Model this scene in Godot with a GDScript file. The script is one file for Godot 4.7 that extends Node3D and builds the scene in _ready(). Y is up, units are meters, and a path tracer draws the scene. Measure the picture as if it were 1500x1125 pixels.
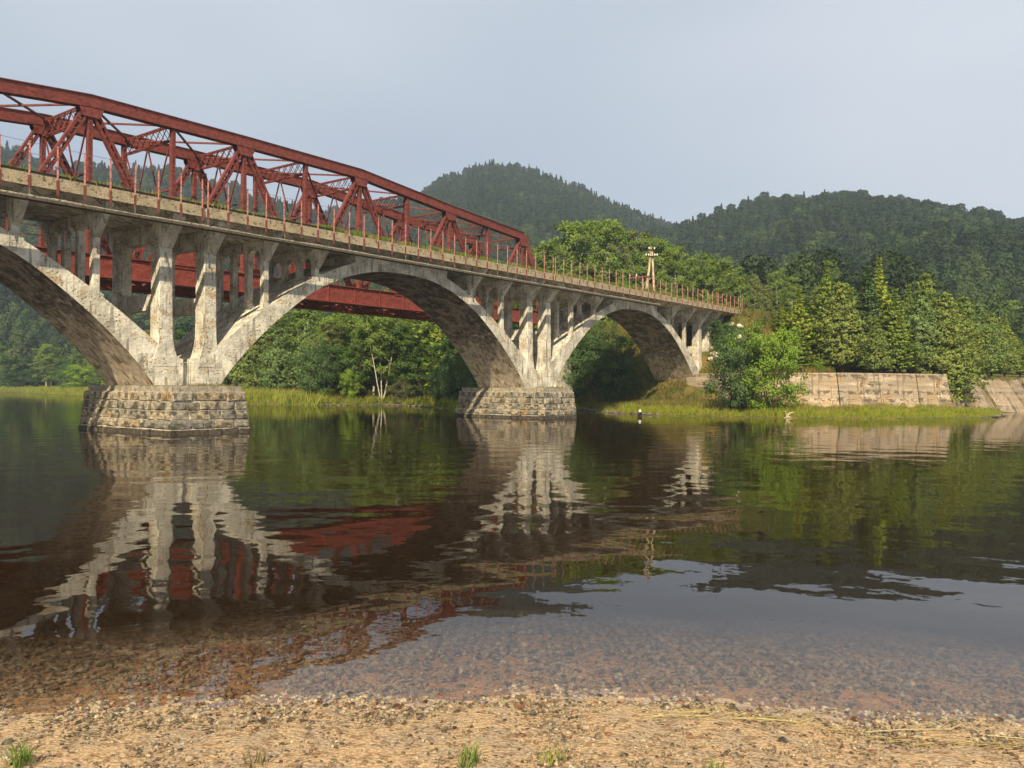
extends Node3D
# A river with an old concrete arch bridge, a red steel truss bridge behind it, wooded hills and a gravel beach.

const EYE := 2.0
var rng := RandomNumberGenerator.new()
var M := {}                 # materials
var taken := {}             # how often a name was used at top level
const BU := Vector2(0.6108, 0.7918)      # bridge direction in plan (x, depth)
const BQ := Vector2(-13.68, 34.3)        # front corner of the first pier at the water

# ------------------------------------------------------------------ mesh builder
class MB:
	var v := PackedVector3Array()
	var n := PackedVector3Array()
	var uv := PackedVector2Array()
	var c := PackedColorArray()
	var flat := false            # no normals: drawn flat
	var use_c := false
	var use_uv := false
	var col := Color.WHITE
	func tri(a: Vector3, b: Vector3, d: Vector3, nn := Vector3.ZERO) -> void:
		var g := (d - a).cross(b - a)
		if nn == Vector3.ZERO:
			nn = g.normalized()
		elif g.dot(nn) < 0.0:
			var t := b
			b = d
			d = t
		v.append(a); v.append(b); v.append(d)
		if not flat:
			n.append(nn); n.append(nn); n.append(nn)
		if use_c:
			c.append(col); c.append(col); c.append(col)
	func quad(a: Vector3, b: Vector3, d: Vector3, e: Vector3, nn := Vector3.ZERO) -> void:
		if nn == Vector3.ZERO:
			nn = (d - a).cross(b - a).normalized()
		tri(a, b, d, nn)
		tri(a, d, e, nn)
	func box(p: Vector3, s: Vector3, bs := Basis.IDENTITY) -> void:
		var h := s * 0.5
		for ax in 3:
			for sg in [-1.0, 1.0]:
				var nn := Vector3.ZERO
				nn[ax] = sg
				var a := Vector3.ZERO
				var b := Vector3.ZERO
				a[(ax + 1) % 3] = h[(ax + 1) % 3]
				b[(ax + 2) % 3] = h[(ax + 2) % 3]
				var m := nn * h
				quad(p + bs * (m - a - b), p + bs * (m + a - b), p + bs * (m + a + b), p + bs * (m - a + b), bs * nn)
	# a bar from a to b, cross-section width (sideways) by height (along up)
	func bar(a: Vector3, b: Vector3, w: float, hh: float, up := Vector3.UP) -> void:
		var x := (b - a).normalized()
		var z := x.cross(up).normalized()
		var y := z.cross(x).normalized()
		box((a + b) * 0.5, Vector3(a.distance_to(b), hh, w), Basis(x, y, z))
	# polygon in (x, y) pushed along z from z0 to z1, with optional z offset of the front face per point
	func prism(poly: PackedVector2Array, z0: float, z1: float, sides := true) -> void:
		var idx := Geometry2D.triangulate_polygon(poly)
		for i in range(0, idx.size(), 3):
			var p := poly[idx[i]]
			var q := poly[idx[i + 1]]
			var r := poly[idx[i + 2]]
			tri(Vector3(p.x, p.y, z1), Vector3(q.x, q.y, z1), Vector3(r.x, r.y, z1), Vector3(0, 0, 1))
			tri(Vector3(p.x, p.y, z0), Vector3(q.x, q.y, z0), Vector3(r.x, r.y, z0), Vector3(0, 0, -1))
		if sides:
			var cw := Geometry2D.is_polygon_clockwise(poly)
			for i in poly.size():
				var p := poly[i]
				var q := poly[(i + 1) % poly.size()]
				var e := q - p
				var nn := Vector3(e.y, -e.x, 0).normalized() * (-1.0 if cw else 1.0)
				quad(Vector3(p.x, p.y, z0), Vector3(q.x, q.y, z0), Vector3(q.x, q.y, z1), Vector3(p.x, p.y, z1), nn)
	# the same polygon read as (z, y), pushed along x
	func prism_x(poly: PackedVector2Array, x0: float, x1: float) -> void:
		var o := MB.new()
		o.prism(poly, x0, x1)
		for i in o.v.size():
			var p := o.v[i]
			v.append(Vector3(p.z, p.y, p.x))
			n.append(Vector3(o.n[i].z, o.n[i].y, o.n[i].x))
		# mirrored axes: swap the winding
		for i in range(v.size() - o.v.size(), v.size(), 3):
			var t := v[i + 1]
			v[i + 1] = v[i + 2]
			v[i + 2] = t
	func tube(pts: Array, rad: Array, sides := 6, cap := true) -> void:
		var rings := []
		for i in pts.size():
			var d: Vector3 = (pts[mini(i + 1, pts.size() - 1)] - pts[maxi(i - 1, 0)]).normalized()
			var s := d.cross(Vector3(0.31, 0.2, 0.93)).normalized()
			var t := d.cross(s)
			var ring := PackedVector3Array()
			var nr := PackedVector3Array()
			for k in sides:
				var a := TAU * k / sides
				var o := s * cos(a) + t * sin(a)
				ring.append(pts[i] + o * rad[i])
				nr.append(o)
			rings.append([ring, nr])
		for i in pts.size() - 1:
			for k in sides:
				var k2 := (k + 1) % sides
				var nn: Vector3 = (rings[i][1][k] + rings[i][1][k2]).normalized()
				quad(rings[i][0][k], rings[i][0][k2], rings[i + 1][0][k2], rings[i + 1][0][k], nn)
		if cap:
			for e in [0, pts.size() - 1]:
				var nn2: Vector3 = (pts[0] - pts[1]).normalized() if e == 0 else (pts[e] - pts[e - 1]).normalized()
				for k in range(1, sides - 1):
					tri(rings[e][0][0], rings[e][0][k], rings[e][0][k + 1], nn2)
	func arrays() -> Array:
		var a := []
		a.resize(Mesh.ARRAY_MAX)
		a[Mesh.ARRAY_VERTEX] = v
		if not flat and n.size() == v.size():
			a[Mesh.ARRAY_NORMAL] = n
		if use_uv:
			a[Mesh.ARRAY_TEX_UV] = uv
		if use_c:
			a[Mesh.ARRAY_COLOR] = c
		return a
	func mesh(mat: Material, onto: ArrayMesh = null) -> ArrayMesh:
		var m := onto if onto else ArrayMesh.new()
		m.add_surface_from_arrays(Mesh.PRIMITIVE_TRIANGLES, arrays())
		m.surface_set_material(m.get_surface_count() - 1, mat)
		return m

# ------------------------------------------------------------------ scene helpers
func numbered(called: String) -> String:
	var k: int = taken.get(called, 0)
	taken[called] = k + 1
	return called if k == 0 else "%s_%03d" % [called, k]

func tag(o: Node, label: String, category := "", group := "", kind := "") -> void:
	if label != "":
		o.set_meta("label", label)
	if category != "":
		o.set_meta("category", category)
	if group != "":
		o.set_meta("group", group)
	if kind != "":
		o.set_meta("kind", kind)

func inst(called: String, m: Mesh, parent: Node = null) -> MeshInstance3D:
	var o := MeshInstance3D.new()
	o.mesh = m
	o.cast_shadow = GeometryInstance3D.SHADOW_CASTING_SETTING_ON
	if parent == null:
		o.name = numbered(called)
		add_child(o)
	else:
		o.name = called
		parent.add_child(o, true)
	return o

func part(called: String, b: MB, mat: Material, parent: Node) -> MeshInstance3D:
	return inst(called, b.mesh(mat), parent)

func thing(called: String, label: String, category: String, at := Vector3.ZERO, turn := 0.0, group := "") -> Node3D:
	var o := Node3D.new()
	o.name = numbered(called)
	add_child(o)
	o.position = at
	o.rotation.y = turn
	tag(o, label, category, group)
	return o

func copies(called: String, m: Mesh, where: Array, cols: PackedColorArray, parent: Node = null) -> MultiMeshInstance3D:
	var mm := MultiMesh.new()
	mm.transform_format = MultiMesh.TRANSFORM_3D
	mm.use_colors = true
	mm.mesh = m
	mm.instance_count = where.size()
	for i in where.size():
		mm.set_instance_transform(i, where[i])
		mm.set_instance_color(i, cols[i])
	var o := MultiMeshInstance3D.new()
	o.multimesh = mm
	if parent == null:
		o.name = numbered(called)
		add_child(o)
	else:
		o.name = called
		parent.add_child(o, true)
	o.set_meta("kind", "stuff")
	return o

func lin(r: float, g: float, b: float) -> Color:
	return Color(r, g, b).linear_to_srgb()

func mat(c: Color, rough := 0.85, tex: Texture2D = null, metres := 1.0, bump: Texture2D = null, bump_cm := 1.0, world := true) -> StandardMaterial3D:
	var m := StandardMaterial3D.new()
	m.albedo_color = c
	m.roughness = rough
	m.metallic_specular = 0.3
	if tex or bump:
		m.uv1_triplanar = true
		m.uv1_world_triplanar = world
		m.uv1_scale = Vector3.ONE / metres
		m.uv1_triplanar_sharpness = 4.0
	if tex:
		m.albedo_texture = tex
	if bump:
		m.heightmap_enabled = true
		m.heightmap_texture = bump
		m.heightmap_scale = bump_cm
	return m

func noise_bytes(size: int, freq: float, sd: int, oct := 4, kind := FastNoiseLite.TYPE_SIMPLEX_SMOOTH, ridged := false) -> PackedByteArray:
	var f := FastNoiseLite.new()
	f.seed = sd
	f.noise_type = kind
	f.frequency = freq
	f.fractal_type = FastNoiseLite.FRACTAL_RIDGED if ridged else FastNoiseLite.FRACTAL_FBM
	f.fractal_octaves = oct
	var im := f.get_seamless_image(size, size, false, false, 0.1, true)
	im.convert(Image.FORMAT_L8)
	return im.get_data()

func noise_tex(size: int, freq: float, sd: int, oct := 5) -> ImageTexture:
	return ImageTexture.create_from_image(Image.create_from_data(size, size, false, Image.FORMAT_L8, noise_bytes(size, freq, sd, oct)))

func blend_tex(size: int, fill: Callable) -> ImageTexture:
	var data := PackedByteArray()
	data.resize(size * size * 3)
	for y in size:
		for x in size:
			var i := y * size + x
			var c: Vector3 = fill.call(i, x, y)
			data[i * 3] = int(clampf(c.x, 0, 1) * 255.0)
			data[i * 3 + 1] = int(clampf(c.y, 0, 1) * 255.0)
			data[i * 3 + 2] = int(clampf(c.z, 0, 1) * 255.0)
	return ImageTexture.create_from_image(Image.create_from_data(size, size, false, Image.FORMAT_RGB8, data))

func ss(a: float, b: float, x: float) -> float:
	return smoothstep(a, b, x)

# stretches a byte noise: reads it with a different step along x and y so that it runs in streaks
func at(b: PackedByteArray, size: int, x: int, y: int) -> float:
	return b[(posmod(y, size)) * size + posmod(x, size)] / 255.0

# ------------------------------------------------------------------ materials
func make_materials() -> void:
	var S := 512
	var n1 := noise_bytes(S, 0.006, 1, 5)
	var n2 := noise_bytes(S, 0.02, 2, 4)
	var n3 := noise_bytes(S, 0.09, 3, 3)
	var n4 := noise_bytes(S, 0.012, 4, 5)
	var fine := noise_tex(512, 0.06, 9, 5)
	# weathered pale concrete: mottled, ochre patches, dark lichen spots, vertical runs
	var conc := blend_tex(S, func(i, x, y):
		var a := n1[i] / 255.0
		var b := n2[i] / 255.0
		var c := n3[i] / 255.0
		var d := n4[i] / 255.0
		var run: float = at(n2, S, x * 2, y / 8)
		var run2: float = at(n3, S, x, y / 10)
		var col := Vector3(0.86, 0.845, 0.80) * (0.80 + 0.30 * b)
		col = col.lerp(Vector3(0.97, 0.95, 0.90), ss(0.48, 0.7, a) * 0.85)
		col = col.lerp(Vector3(0.74, 0.63, 0.47), ss(0.60, 0.76, d) * ss(0.4, 0.62, b) * 0.75)
		col = col.lerp(Vector3(0.36, 0.34, 0.31), ss(0.60, 0.76, run) * ss(0.42, 0.6, a) * 0.62)
		col = col.lerp(Vector3(0.30, 0.28, 0.26), ss(0.60, 0.72, run2) * ss(0.52, 0.66, 1.0 - a) * 0.55)
		col = col.lerp(Vector3(0.30, 0.285, 0.26), ss(0.62, 0.70, c) * ss(0.48, 0.62, d) * 0.85)
		if y % 32 < 1 and b > 0.42:
			col *= 0.86
		return col * (0.93 + 0.14 * c))
	M.concrete = mat(lin(0.77, 0.745, 0.68), 0.9, conc, 5.3, fine, 2.2)
	M.cap = mat(lin(0.40, 0.37, 0.32), 0.92, conc, 3.0, fine, 1.5)
	# fascia panels: tan render with dark blotches
	var fas := blend_tex(S, func(i, x, y):
		var a := n1[i] / 255.0
		var b := n2[i] / 255.0
		var c := n3[i] / 255.0
		var d := n4[i] / 255.0
		var col := Vector3(0.84, 0.79, 0.69) * (0.85 + 0.25 * a)
		col = col.lerp(Vector3(0.36, 0.33, 0.28), ss(0.52, 0.64, d) * ss(0.46, 0.6, b) * 0.8)
		col = col.lerp(Vector3(0.40, 0.35, 0.30), ss(0.58, 0.70, c) * 0.6)
		return col)
	M.fascia = mat(lin(0.55, 0.52, 0.46), 0.92, fas, 2.6, fine, 0.8)
	# the undersides: black-brown grime with white lime runs that follow the curve (x is along the curve)
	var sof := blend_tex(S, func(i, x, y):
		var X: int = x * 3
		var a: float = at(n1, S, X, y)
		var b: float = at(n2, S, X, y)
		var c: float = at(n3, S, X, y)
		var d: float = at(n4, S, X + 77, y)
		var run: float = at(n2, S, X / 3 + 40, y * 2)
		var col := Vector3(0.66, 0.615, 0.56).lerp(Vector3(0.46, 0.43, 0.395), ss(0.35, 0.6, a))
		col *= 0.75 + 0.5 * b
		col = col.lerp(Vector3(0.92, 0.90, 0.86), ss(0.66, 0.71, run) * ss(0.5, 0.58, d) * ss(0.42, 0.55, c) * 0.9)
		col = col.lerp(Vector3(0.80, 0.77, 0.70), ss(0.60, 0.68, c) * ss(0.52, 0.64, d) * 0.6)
		# the dark tone ends raggedly above the springing; below it is paler with brown stains
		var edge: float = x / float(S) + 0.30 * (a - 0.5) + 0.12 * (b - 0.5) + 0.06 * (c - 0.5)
		var foot_tone := Vector3(0.88, 0.83, 0.74) * (0.80 + 0.36 * b)
		foot_tone = foot_tone.lerp(Vector3(0.50, 0.42, 0.32), ss(0.56, 0.7, d) * ss(0.4, 0.6, run) * 0.75)
		return col.lerp(foot_tone, ss(0.68, 0.78, edge)) * (0.9 + 0.2 * c))
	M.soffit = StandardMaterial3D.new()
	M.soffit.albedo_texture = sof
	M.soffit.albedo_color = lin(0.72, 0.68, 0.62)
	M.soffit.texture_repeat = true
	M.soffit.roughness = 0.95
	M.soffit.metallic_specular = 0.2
	# under side of the deck and the recesses: same concrete as the rest
	M.under = M.concrete
	M.recess = M.concrete
	# granite blocks
	var gran := blend_tex(S, func(i, x, y):
		var a := n1[i] / 255.0
		var b := n2[i] / 255.0
		var c := n3[i] / 255.0
		var col := Vector3(0.80, 0.77, 0.71) * (0.55 + 0.75 * b)
		col = col.lerp(Vector3(0.26, 0.25, 0.23), ss(0.52, 0.66, a) * 0.75)
		col = col.lerp(Vector3(0.95, 0.93, 0.88), ss(0.64, 0.74, c) * 0.6)
		return col)
	M.stones = []
	for k in [[0.56, 0.53, 0.46], [0.46, 0.44, 0.39], [0.62, 0.56, 0.46], [0.36, 0.355, 0.34], [0.52, 0.45, 0.35]]:
		M.stones.append(mat(lin(k[0], k[1], k[2]), 0.92, gran, 1.7, fine, 3.0))
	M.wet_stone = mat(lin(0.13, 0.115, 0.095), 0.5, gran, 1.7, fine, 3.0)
	M.ochre_stone = mat(lin(0.50, 0.37, 0.23), 0.9, gran, 1.7, fine, 2.0)
	M.mortar = mat(lin(0.62, 0.585, 0.51), 0.95, conc, 1.3, fine, 1.5)
	# red lead paint, chalky with rust
	var red := blend_tex(S, func(i, x, y):
		var a := n1[i] / 255.0
		var b := n2[i] / 255.0
		var c := n3[i] / 255.0
		var col := Vector3(0.92, 0.90, 0.90) * (0.82 + 0.3 * a)
		col = col.lerp(Vector3(0.66, 0.50, 0.46), ss(0.54, 0.7, b) * 0.75)
		col = col.lerp(Vector3(1.0, 0.98, 1.0), ss(0.6, 0.75, n4[i] / 255.0) * 0.6)
		col = col.lerp(Vector3(0.30, 0.2, 0.18), ss(0.62, 0.74, c) * ss(0.45, 0.6, n4[i] / 255.0) * 0.7)
		return col)
	M.red = mat(lin(0.215, 0.06, 0.046), 0.62, red, 2.5, fine, 0.3)
	M.red_bright = mat(lin(0.27, 0.068, 0.048), 0.6, red, 2.5, fine, 0.3)
	M.tar = mat(lin(0.035, 0.03, 0.03), 0.8, red, 2.0, fine, 0.4)
	M.post = mat(lin(0.70, 0.32, 0.26), 0.65, red, 1.1, fine, 0.2)
	M.post_low = mat(lin(0.24, 0.085, 0.065), 0.75, red, 0.8, fine, 0.3)
	M.wire = mat(lin(0.16, 0.15, 0.15), 0.6)
	M.tray = mat(lin(0.17, 0.15, 0.125), 0.9, conc, 1.1, fine, 2.0)
	M.tray_top = mat(lin(0.62, 0.59, 0.53), 0.9, gran, 0.7, fine, 2.0)
	M.wood = mat(lin(0.09, 0.07, 0.055), 0.9, gran, 1.0, fine, 1.0)
	M.pole = mat(lin(0.66, 0.57, 0.42), 0.85, conc, 1.6, fine, 0.5)
	M.glass_white = mat(lin(0.75, 0.75, 0.72), 0.25)
	# board-marked retaining wall: level bands, tan and grey
	var band := blend_tex(S, func(i, x, y):
		var a := n1[i] / 255.0
		var b := n2[i] / 255.0
		var lay := at(n2, S, x / 8, y)
		var lay2 := at(n4, S, x / 10 + 40, y * 2)
		var c := n3[i] / 255.0
		var col := Vector3(0.80, 0.74, 0.66) * (0.78 + 0.4 * lay)
		col = col.lerp(Vector3(0.84, 0.70, 0.52), ss(0.5, 0.75, a) * 0.5)
		col = col.lerp(Vector3(0.42, 0.39, 0.35), ss(0.52, 0.68, lay2) * ss(0.38, 0.6, b) * 0.8)
		col = col.lerp(Vector3(0.50, 0.45, 0.38), ss(0.58, 0.72, at(n2, S, x * 2, y / 6)) * 0.6)
		col = col.lerp(Vector3(0.95, 0.91, 0.84), ss(0.66, 0.76, lay) * ss(0.5, 0.65, c) * 0.8)
		return col * (0.92 + 0.16 * c))
	M.walls = []
	for k in [[0.55, 0.51, 0.45], [0.45, 0.435, 0.40], [0.50, 0.475, 0.43], [0.48, 0.455, 0.41]]:
		M.walls.append(mat(lin(k[0], k[1], k[2]), 0.93, band, 7.0, fine, 3.0))
	M.rubble = mat(lin(0.48, 0.41, 0.33), 0.95, gran, 3.0, fine, 5.0)
	# soil, meadow and forest floor
	var soil := blend_tex(S, func(i, x, y):
		var a := n1[i] / 255.0
		var b := n2[i] / 255.0
		var c := n3[i] / 255.0
		var col := Vector3(0.50, 0.50, 0.26).lerp(Vector3(0.66, 0.55, 0.33), ss(0.4, 0.65, a))
		col = col.lerp(Vector3(0.36, 0.42, 0.20), ss(0.45, 0.65, b) * 0.7)
		return col * (0.8 + 0.4 * c))
	M.soil = mat(lin(0.42, 0.42, 0.38), 1.0, soil, 9.0, fine, 6.0)
	# sandy gravel of the beach and the river bed
	var sand := blend_tex(S, func(i, x, y):
		var a := n1[i] / 255.0
		var b := n2[i] / 255.0
		var c := n3[i] / 255.0
		var col := Vector3(0.87, 0.75, 0.59).lerp(Vector3(0.80, 0.71, 0.59), ss(0.4, 0.65, a))
		col = col.lerp(Vector3(0.55, 0.42, 0.29), ss(0.55, 0.72, b) * 0.5)
		return col * (0.75 + 0.45 * c))
	M.sand = mat(lin(0.60, 0.56, 0.51), 1.0, sand, 1.3, fine, 1.2)
	M.bed = mat(lin(0.30, 0.21, 0.135), 1.0, sand, 1.7, fine, 1.2)
	M.deck_soil = mat(lin(0.26, 0.24, 0.17), 1.0, soil, 2.5, fine, 4.0)
	# plants: leaves take their colour from the mesh and the copy
	M.leaf = StandardMaterial3D.new()
	M.leaf.vertex_color_use_as_albedo = true
	M.leaf.roughness = 0.6
	M.leaf.metallic_specular = 0.25
	M.leaf.backlight_enabled = true
	M.leaf.backlight = lin(0.68, 0.78, 0.3)
	M.needle = StandardMaterial3D.new()
	M.needle.vertex_color_use_as_albedo = true
	M.needle.roughness = 0.65
	M.needle.metallic_specular = 0.25
	M.needle.backlight_enabled = true
	M.needle.backlight = lin(0.45, 0.52, 0.22)
	M.plain = StandardMaterial3D.new()
	M.plain.vertex_color_use_as_albedo = true
	M.plain.roughness = 0.9
	M.plain.metallic_specular = 0.2
	var bark := blend_tex(S, func(i, x, y):
		var c := at(n2, S, x / 4, y * 3)
		return Vector3(0.88, 0.86, 0.80).lerp(Vector3(0.15, 0.13, 0.12), ss(0.6, 0.68, c)))
	M.birch_bark = mat(lin(0.72, 0.69, 0.62), 0.8, bark, 1.4)
	M.bark = mat(lin(0.14, 0.10, 0.075), 0.95, gran, 1.0, fine, 2.0)
	M.pine_bark = mat(lin(0.22, 0.13, 0.085), 0.95, gran, 1.0, fine, 2.0)
	M.pebble = mat(Color.WHITE, 0.85, gran, 0.3)
	M.pebble.vertex_color_use_as_albedo = true
	M.pebble.uv1_world_triplanar = true
	# water: a clear smooth sheet with fine ripples
	M.water = StandardMaterial3D.new()
	M.water.transparency = BaseMaterial3D.TRANSPARENCY_ALPHA
	M.water.albedo_color = Color(1, 1, 1, 0.0)
	M.water.roughness = 0.0
	M.water.metallic_specular = 0.45
	var f := FastNoiseLite.new()
	f.seed = 77
	f.frequency = 0.012
	f.fractal_octaves = 4
	f.fractal_gain = 0.42
	var wim := f.get_seamless_image(1024, 1024, false, false, 0.1, true)
	wim.bump_map_to_normal_map(8.0)
	M.water.normal_enabled = true
	M.water.normal_texture = ImageTexture.create_from_image(wim)
	M.water.normal_scale = 0.03
	M.water.uv1_scale = Vector3(1, 1, 1)

# ------------------------------------------------------------------ the lie of the land
var SHORE := PackedVector2Array([
	Vector2(700, 190), Vector2(160, 130), Vector2(90, 105), Vector2(62, 92), Vector2(51, 84), Vector2(44, 77), Vector2(40, 69.5), Vector2(35, 63.3),
	Vector2(26, 59), Vector2(19.3, 60), Vector2(15.4, 62.2), Vector2(10.9, 64), Vector2(8, 70.5), Vector2(6.4, 78), Vector2(1, 79),
	Vector2(-4.1, 74.5), Vector2(-8, 84), Vector2(-11, 90), Vector2(-14.3, 93), Vector2(-20, 88.6), Vector2(-29.6, 92), Vector2(-45, 110),
	Vector2(-70, 143), Vector2(-104, 184), Vector2(-118, 205), Vector2(-170, 225), Vector2(-700, 330)])

func shore_d(x: float, z: float) -> float:     # distance to the far shore, positive on land
	var p := Vector2(x, z)
	var best := 1e9
	var up := false
	for i in SHORE.size() - 1:
		var a := SHORE[i]
		var b := SHORE[i + 1]
		var ab := b - a
		var t := clampf((p - a).dot(ab) / ab.length_squared(), 0.0, 1.0)
		best = minf(best, (a + ab * t).distance_squared_to(p))
		# the ray towards smaller z crosses this piece?
		if (a.x > x) != (b.x > x) and a.y + (x - a.x) / (b.x - a.x) * (b.y - a.y) < z:
			up = not up
	return sqrt(best) * (1.0 if up else -1.0)

func near_shore(x: float) -> float:
	return 5.4 - 0.042 * minf(absf(x), 7.0) * minf(absf(x), 7.0) - 0.3 * maxf(absf(x) - 7.0, 0.0) + 0.06 * sin(x * 1.9 + 0.4) + 0.045 * sin(x * 4.7 + 1.0) + 0.025 * sin(x * 11.3)

var hill_noise := FastNoiseLite.new()

func lerp_table(tab: Array, x: float) -> float:
	if x <= tab[0][0]:
		return tab[0][1]
	for i in tab.size() - 1:
		if x <= tab[i + 1][0]:
			var t: float = (x - tab[i][0]) / (tab[i + 1][0] - tab[i][0])
			return lerpf(tab[i][1], tab[i + 1][1], t * t * (3.0 - 2.0 * t) * 0.5 + t * 0.5)
	return tab[-1][1]

const RIDGE_A := [[-420, 70.0], [-240, 108.0], [-150, 119.0], [-71, 131.0], [-46, 146.0], [-26, 154.0], [-6, 156.0], [19, 150.0], [49, 138.0], [74, 127.0], [104, 116.0], [130, 104.0], [230, 86.0], [420, 70.0]]
const RIDGE_B := [[-40, 20.0], [40, 62.0], [72, 72.0], [89, 76.0], [106, 83.0], [127, 88.5], [148, 90.0], [175, 91.0], [196, 88.5], [217, 80.5], [237, 75.0], [258, 69.0], [330, 52.0], [460, 35.0]]
const RIDGE_C := [[-900, 150.0], [-480, 150.0], [-290, 127.5], [-266, 113.0], [-243, 115.0], [-201, 115.5], [-170, 108.0], [-116, 92.0], [-60, 60.0], [10, 10.0]]

func hills(x: float, z: float) -> float:
	var h := 0.0
	var w := hill_noise.get_noise_2d(x, z)
	for r in [[RIDGE_A, 620.0, 190.0, 300.0], [RIDGE_B, 430.0, 105.0, 240.0], [RIDGE_C, 480.0, 180.0, 260.0]]:
		var crest: float = lerp_table(r[0], x)
		var t: float = (z - r[2]) / (r[1] - r[2])
		var f := 0.0
		if t > 0.0 and t <= 1.0:
			f = pow(t, 1.2)
			f += w * 0.07 * sin(t * PI)
		elif t > 1.0:
			f = exp(-pow((z - r[1]) / r[3], 2.0))
		h = maxf(h, crest * f)
	return h

func land(x: float, z: float) -> float:
	var y := -2.6
	var zs := near_shore(x)
	if z < zs + 34.0:
		var e := zs - z
		var b := 0.0
		if e > 0.0:
			b = 0.115 * minf(e, 6.0) + 0.03 * maxf(e - 6.0, 0.0)
		else:
			b = 0.08 * e - 0.013 * e * e
		y = maxf(y, b)
	if z > 35.0:
		var d := shore_d(x, z)
		if d > 0.0:
			var rise := 0.10 * minf(d, 4.0) + 0.035 * clampf(d - 4.0, 0.0, 60.0)
			y = 0.06 + rise + 0.25 * hill_noise.get_noise_2d(x * 6.0, z * 6.0) * ss(2.0, 12.0, d)
			# the terrace behind the retaining wall
			if x > 12.0:
				var wz := wall_line(x)
				y = lerpf(y, 3.3 + 0.04 * maxf(z - wz, 0.0), ss(0.9, 1.5, z - wz - 1.6 * ss(35.5, 37.0, x)))
			# railway embankment at the end of both bridges
			var t := (x - BQ.x) * BU.x + (z - BQ.y) * BU.y
			var w := -(x - BQ.x) * BU.y + (z - BQ.y) * BU.x
			if t > 40.0 and w > -30.0 and w < 50.0:
				var side := maxf(absf(w - 3.8) - 3.6, 0.0)
				var e1 := minf(9.35, 9.35 - (58.5 - t) * 0.95) - side * 0.7
				var side2 := maxf(absf(w - 16.75) - 3.4, 0.0)
				var e2 := minf(8.3, 8.3 - (53.0 - t) * 1.3) - side2 * 0.95
				y = maxf(y, maxf(e1, e2))
			y = maxf(y, hills(x, z) * ss(16.0, 90.0, d))
		else:
			y = maxf(y, 0.04 + 0.14 * d)
	return y

func wall_line(x: float) -> float:       # depth of the foot of the retaining wall
	return lerp_table([[12.0, 80.0], [17.0, 74.6], [22.0, 68.6], [29.0, 68.0], [36.0, 70.0], [41.0, 74.0], [46.0, 79.5], [60.0, 91.0], [90.0, 107.0], [160.0, 133.0], [700.0, 192.0]], x)

func steps(list: Array) -> PackedFloat32Array:     # [[from, step], ...] up to the last 'from'
	var out := PackedFloat32Array()
	for i in list.size() - 1:
		var a: float = list[i][0]
		while a < list[i + 1][0] - list[i][1] * 0.3:
			out.append(a)
			a += list[i][1]
	out.append(list[-1][0])
	return out

func sheet(xs: PackedFloat32Array, zs: PackedFloat32Array, hf: Callable, mt: Material, side := 0) -> ArrayMesh:
	var v := PackedVector3Array()
	var n := PackedVector3Array()
	var idx := PackedInt32Array()
	var nx := xs.size()
	var nz := zs.size()
	v.resize(nx * nz)
	n.resize(nx * nz)
	for j in nz:
		for i in nx:
			v[j * nx + i] = Vector3(xs[i], hf.call(xs[i], zs[j]), -zs[j])
	for j in nz:
		for i in nx:
			var a := v[j * nx + mini(i + 1, nx - 1)] - v[j * nx + maxi(i - 1, 0)]
			var b := v[mini(j + 1, nz - 1) * nx + i] - v[maxi(j - 1, 0) * nx + i]
			n[j * nx + i] = a.cross(b).normalized()
	for j in nz - 1:
		for i in nx - 1:
			var k := j * nx + i
			if side != 0 and (zs[j] < near_shore(xs[i]) + 0.1) != (side == 1):
				continue
			# front faces run clockwise seen from above
			idx.append_array([k, k + nx, k + 1, k + 1, k + nx, k + nx + 1])
	var a2 := []
	a2.resize(Mesh.ARRAY_MAX)
	a2[Mesh.ARRAY_VERTEX] = v
	a2[Mesh.ARRAY_NORMAL] = n
	a2[Mesh.ARRAY_INDEX] = idx
	var m := ArrayMesh.new()
	m.add_surface_from_arrays(Mesh.PRIMITIVE_TRIANGLES, a2)
	m.surface_set_material(0, mt)
	return m

func make_land() -> void:
	hill_noise.seed = 5
	hill_noise.frequency = 0.012
	hill_noise.fractal_octaves = 4
	var xs := steps([[-900, 40], [-400, 14], [-130, 4], [-40, 1.5], [60, 4], [130, 14], [400, 40], [900, 40]])
	var zs := steps([[-60, 10], [-10, 5], [14, 8], [54, 1.2], [112, 4], [240, 10], [700, 40], [1000, 40]])
	var g := inst("ground", sheet(xs, zs, func(x, z): return land(x, z) - (0.4 if absf(x) < 39.0 and z > -9.0 and z < 15.5 else 0.0), M.soil))
	tag(g, "", "", "", "structure")
	var bx := steps([[-40, 0.8], [-8, 0.09], [8, 0.8], [40, 0.8]])
	var bz := steps([[-10, 0.8], [2.4, 0.07], [8.4, 0.3], [17, 0.5]])
	var bn := FastNoiseLite.new()
	bn.seed = 12
	bn.frequency = 1.6
	var hf := func(x, z): return land(x, z) + 0.018 * bn.get_noise_2d(x, z) + 0.008 * bn.get_noise_2d(x * 5.0, z * 5.0)
	var b := inst("beach", sheet(bx, bz, hf, M.sand, 1))
	tag(b, "", "", "", "structure")
	var r := inst("river_bed", sheet(bx, bz, hf, M.bed, 2))
	tag(r, "", "", "", "structure")

func wave(x: float, z: float, w: FastNoiseLite) -> float:
	return 0.0042 * w.get_noise_2d(x * 0.7, z * 1.0) + 0.0011 * w.get_noise_2d(x * 2.0 + 60.0, z * 2.6)

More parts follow.
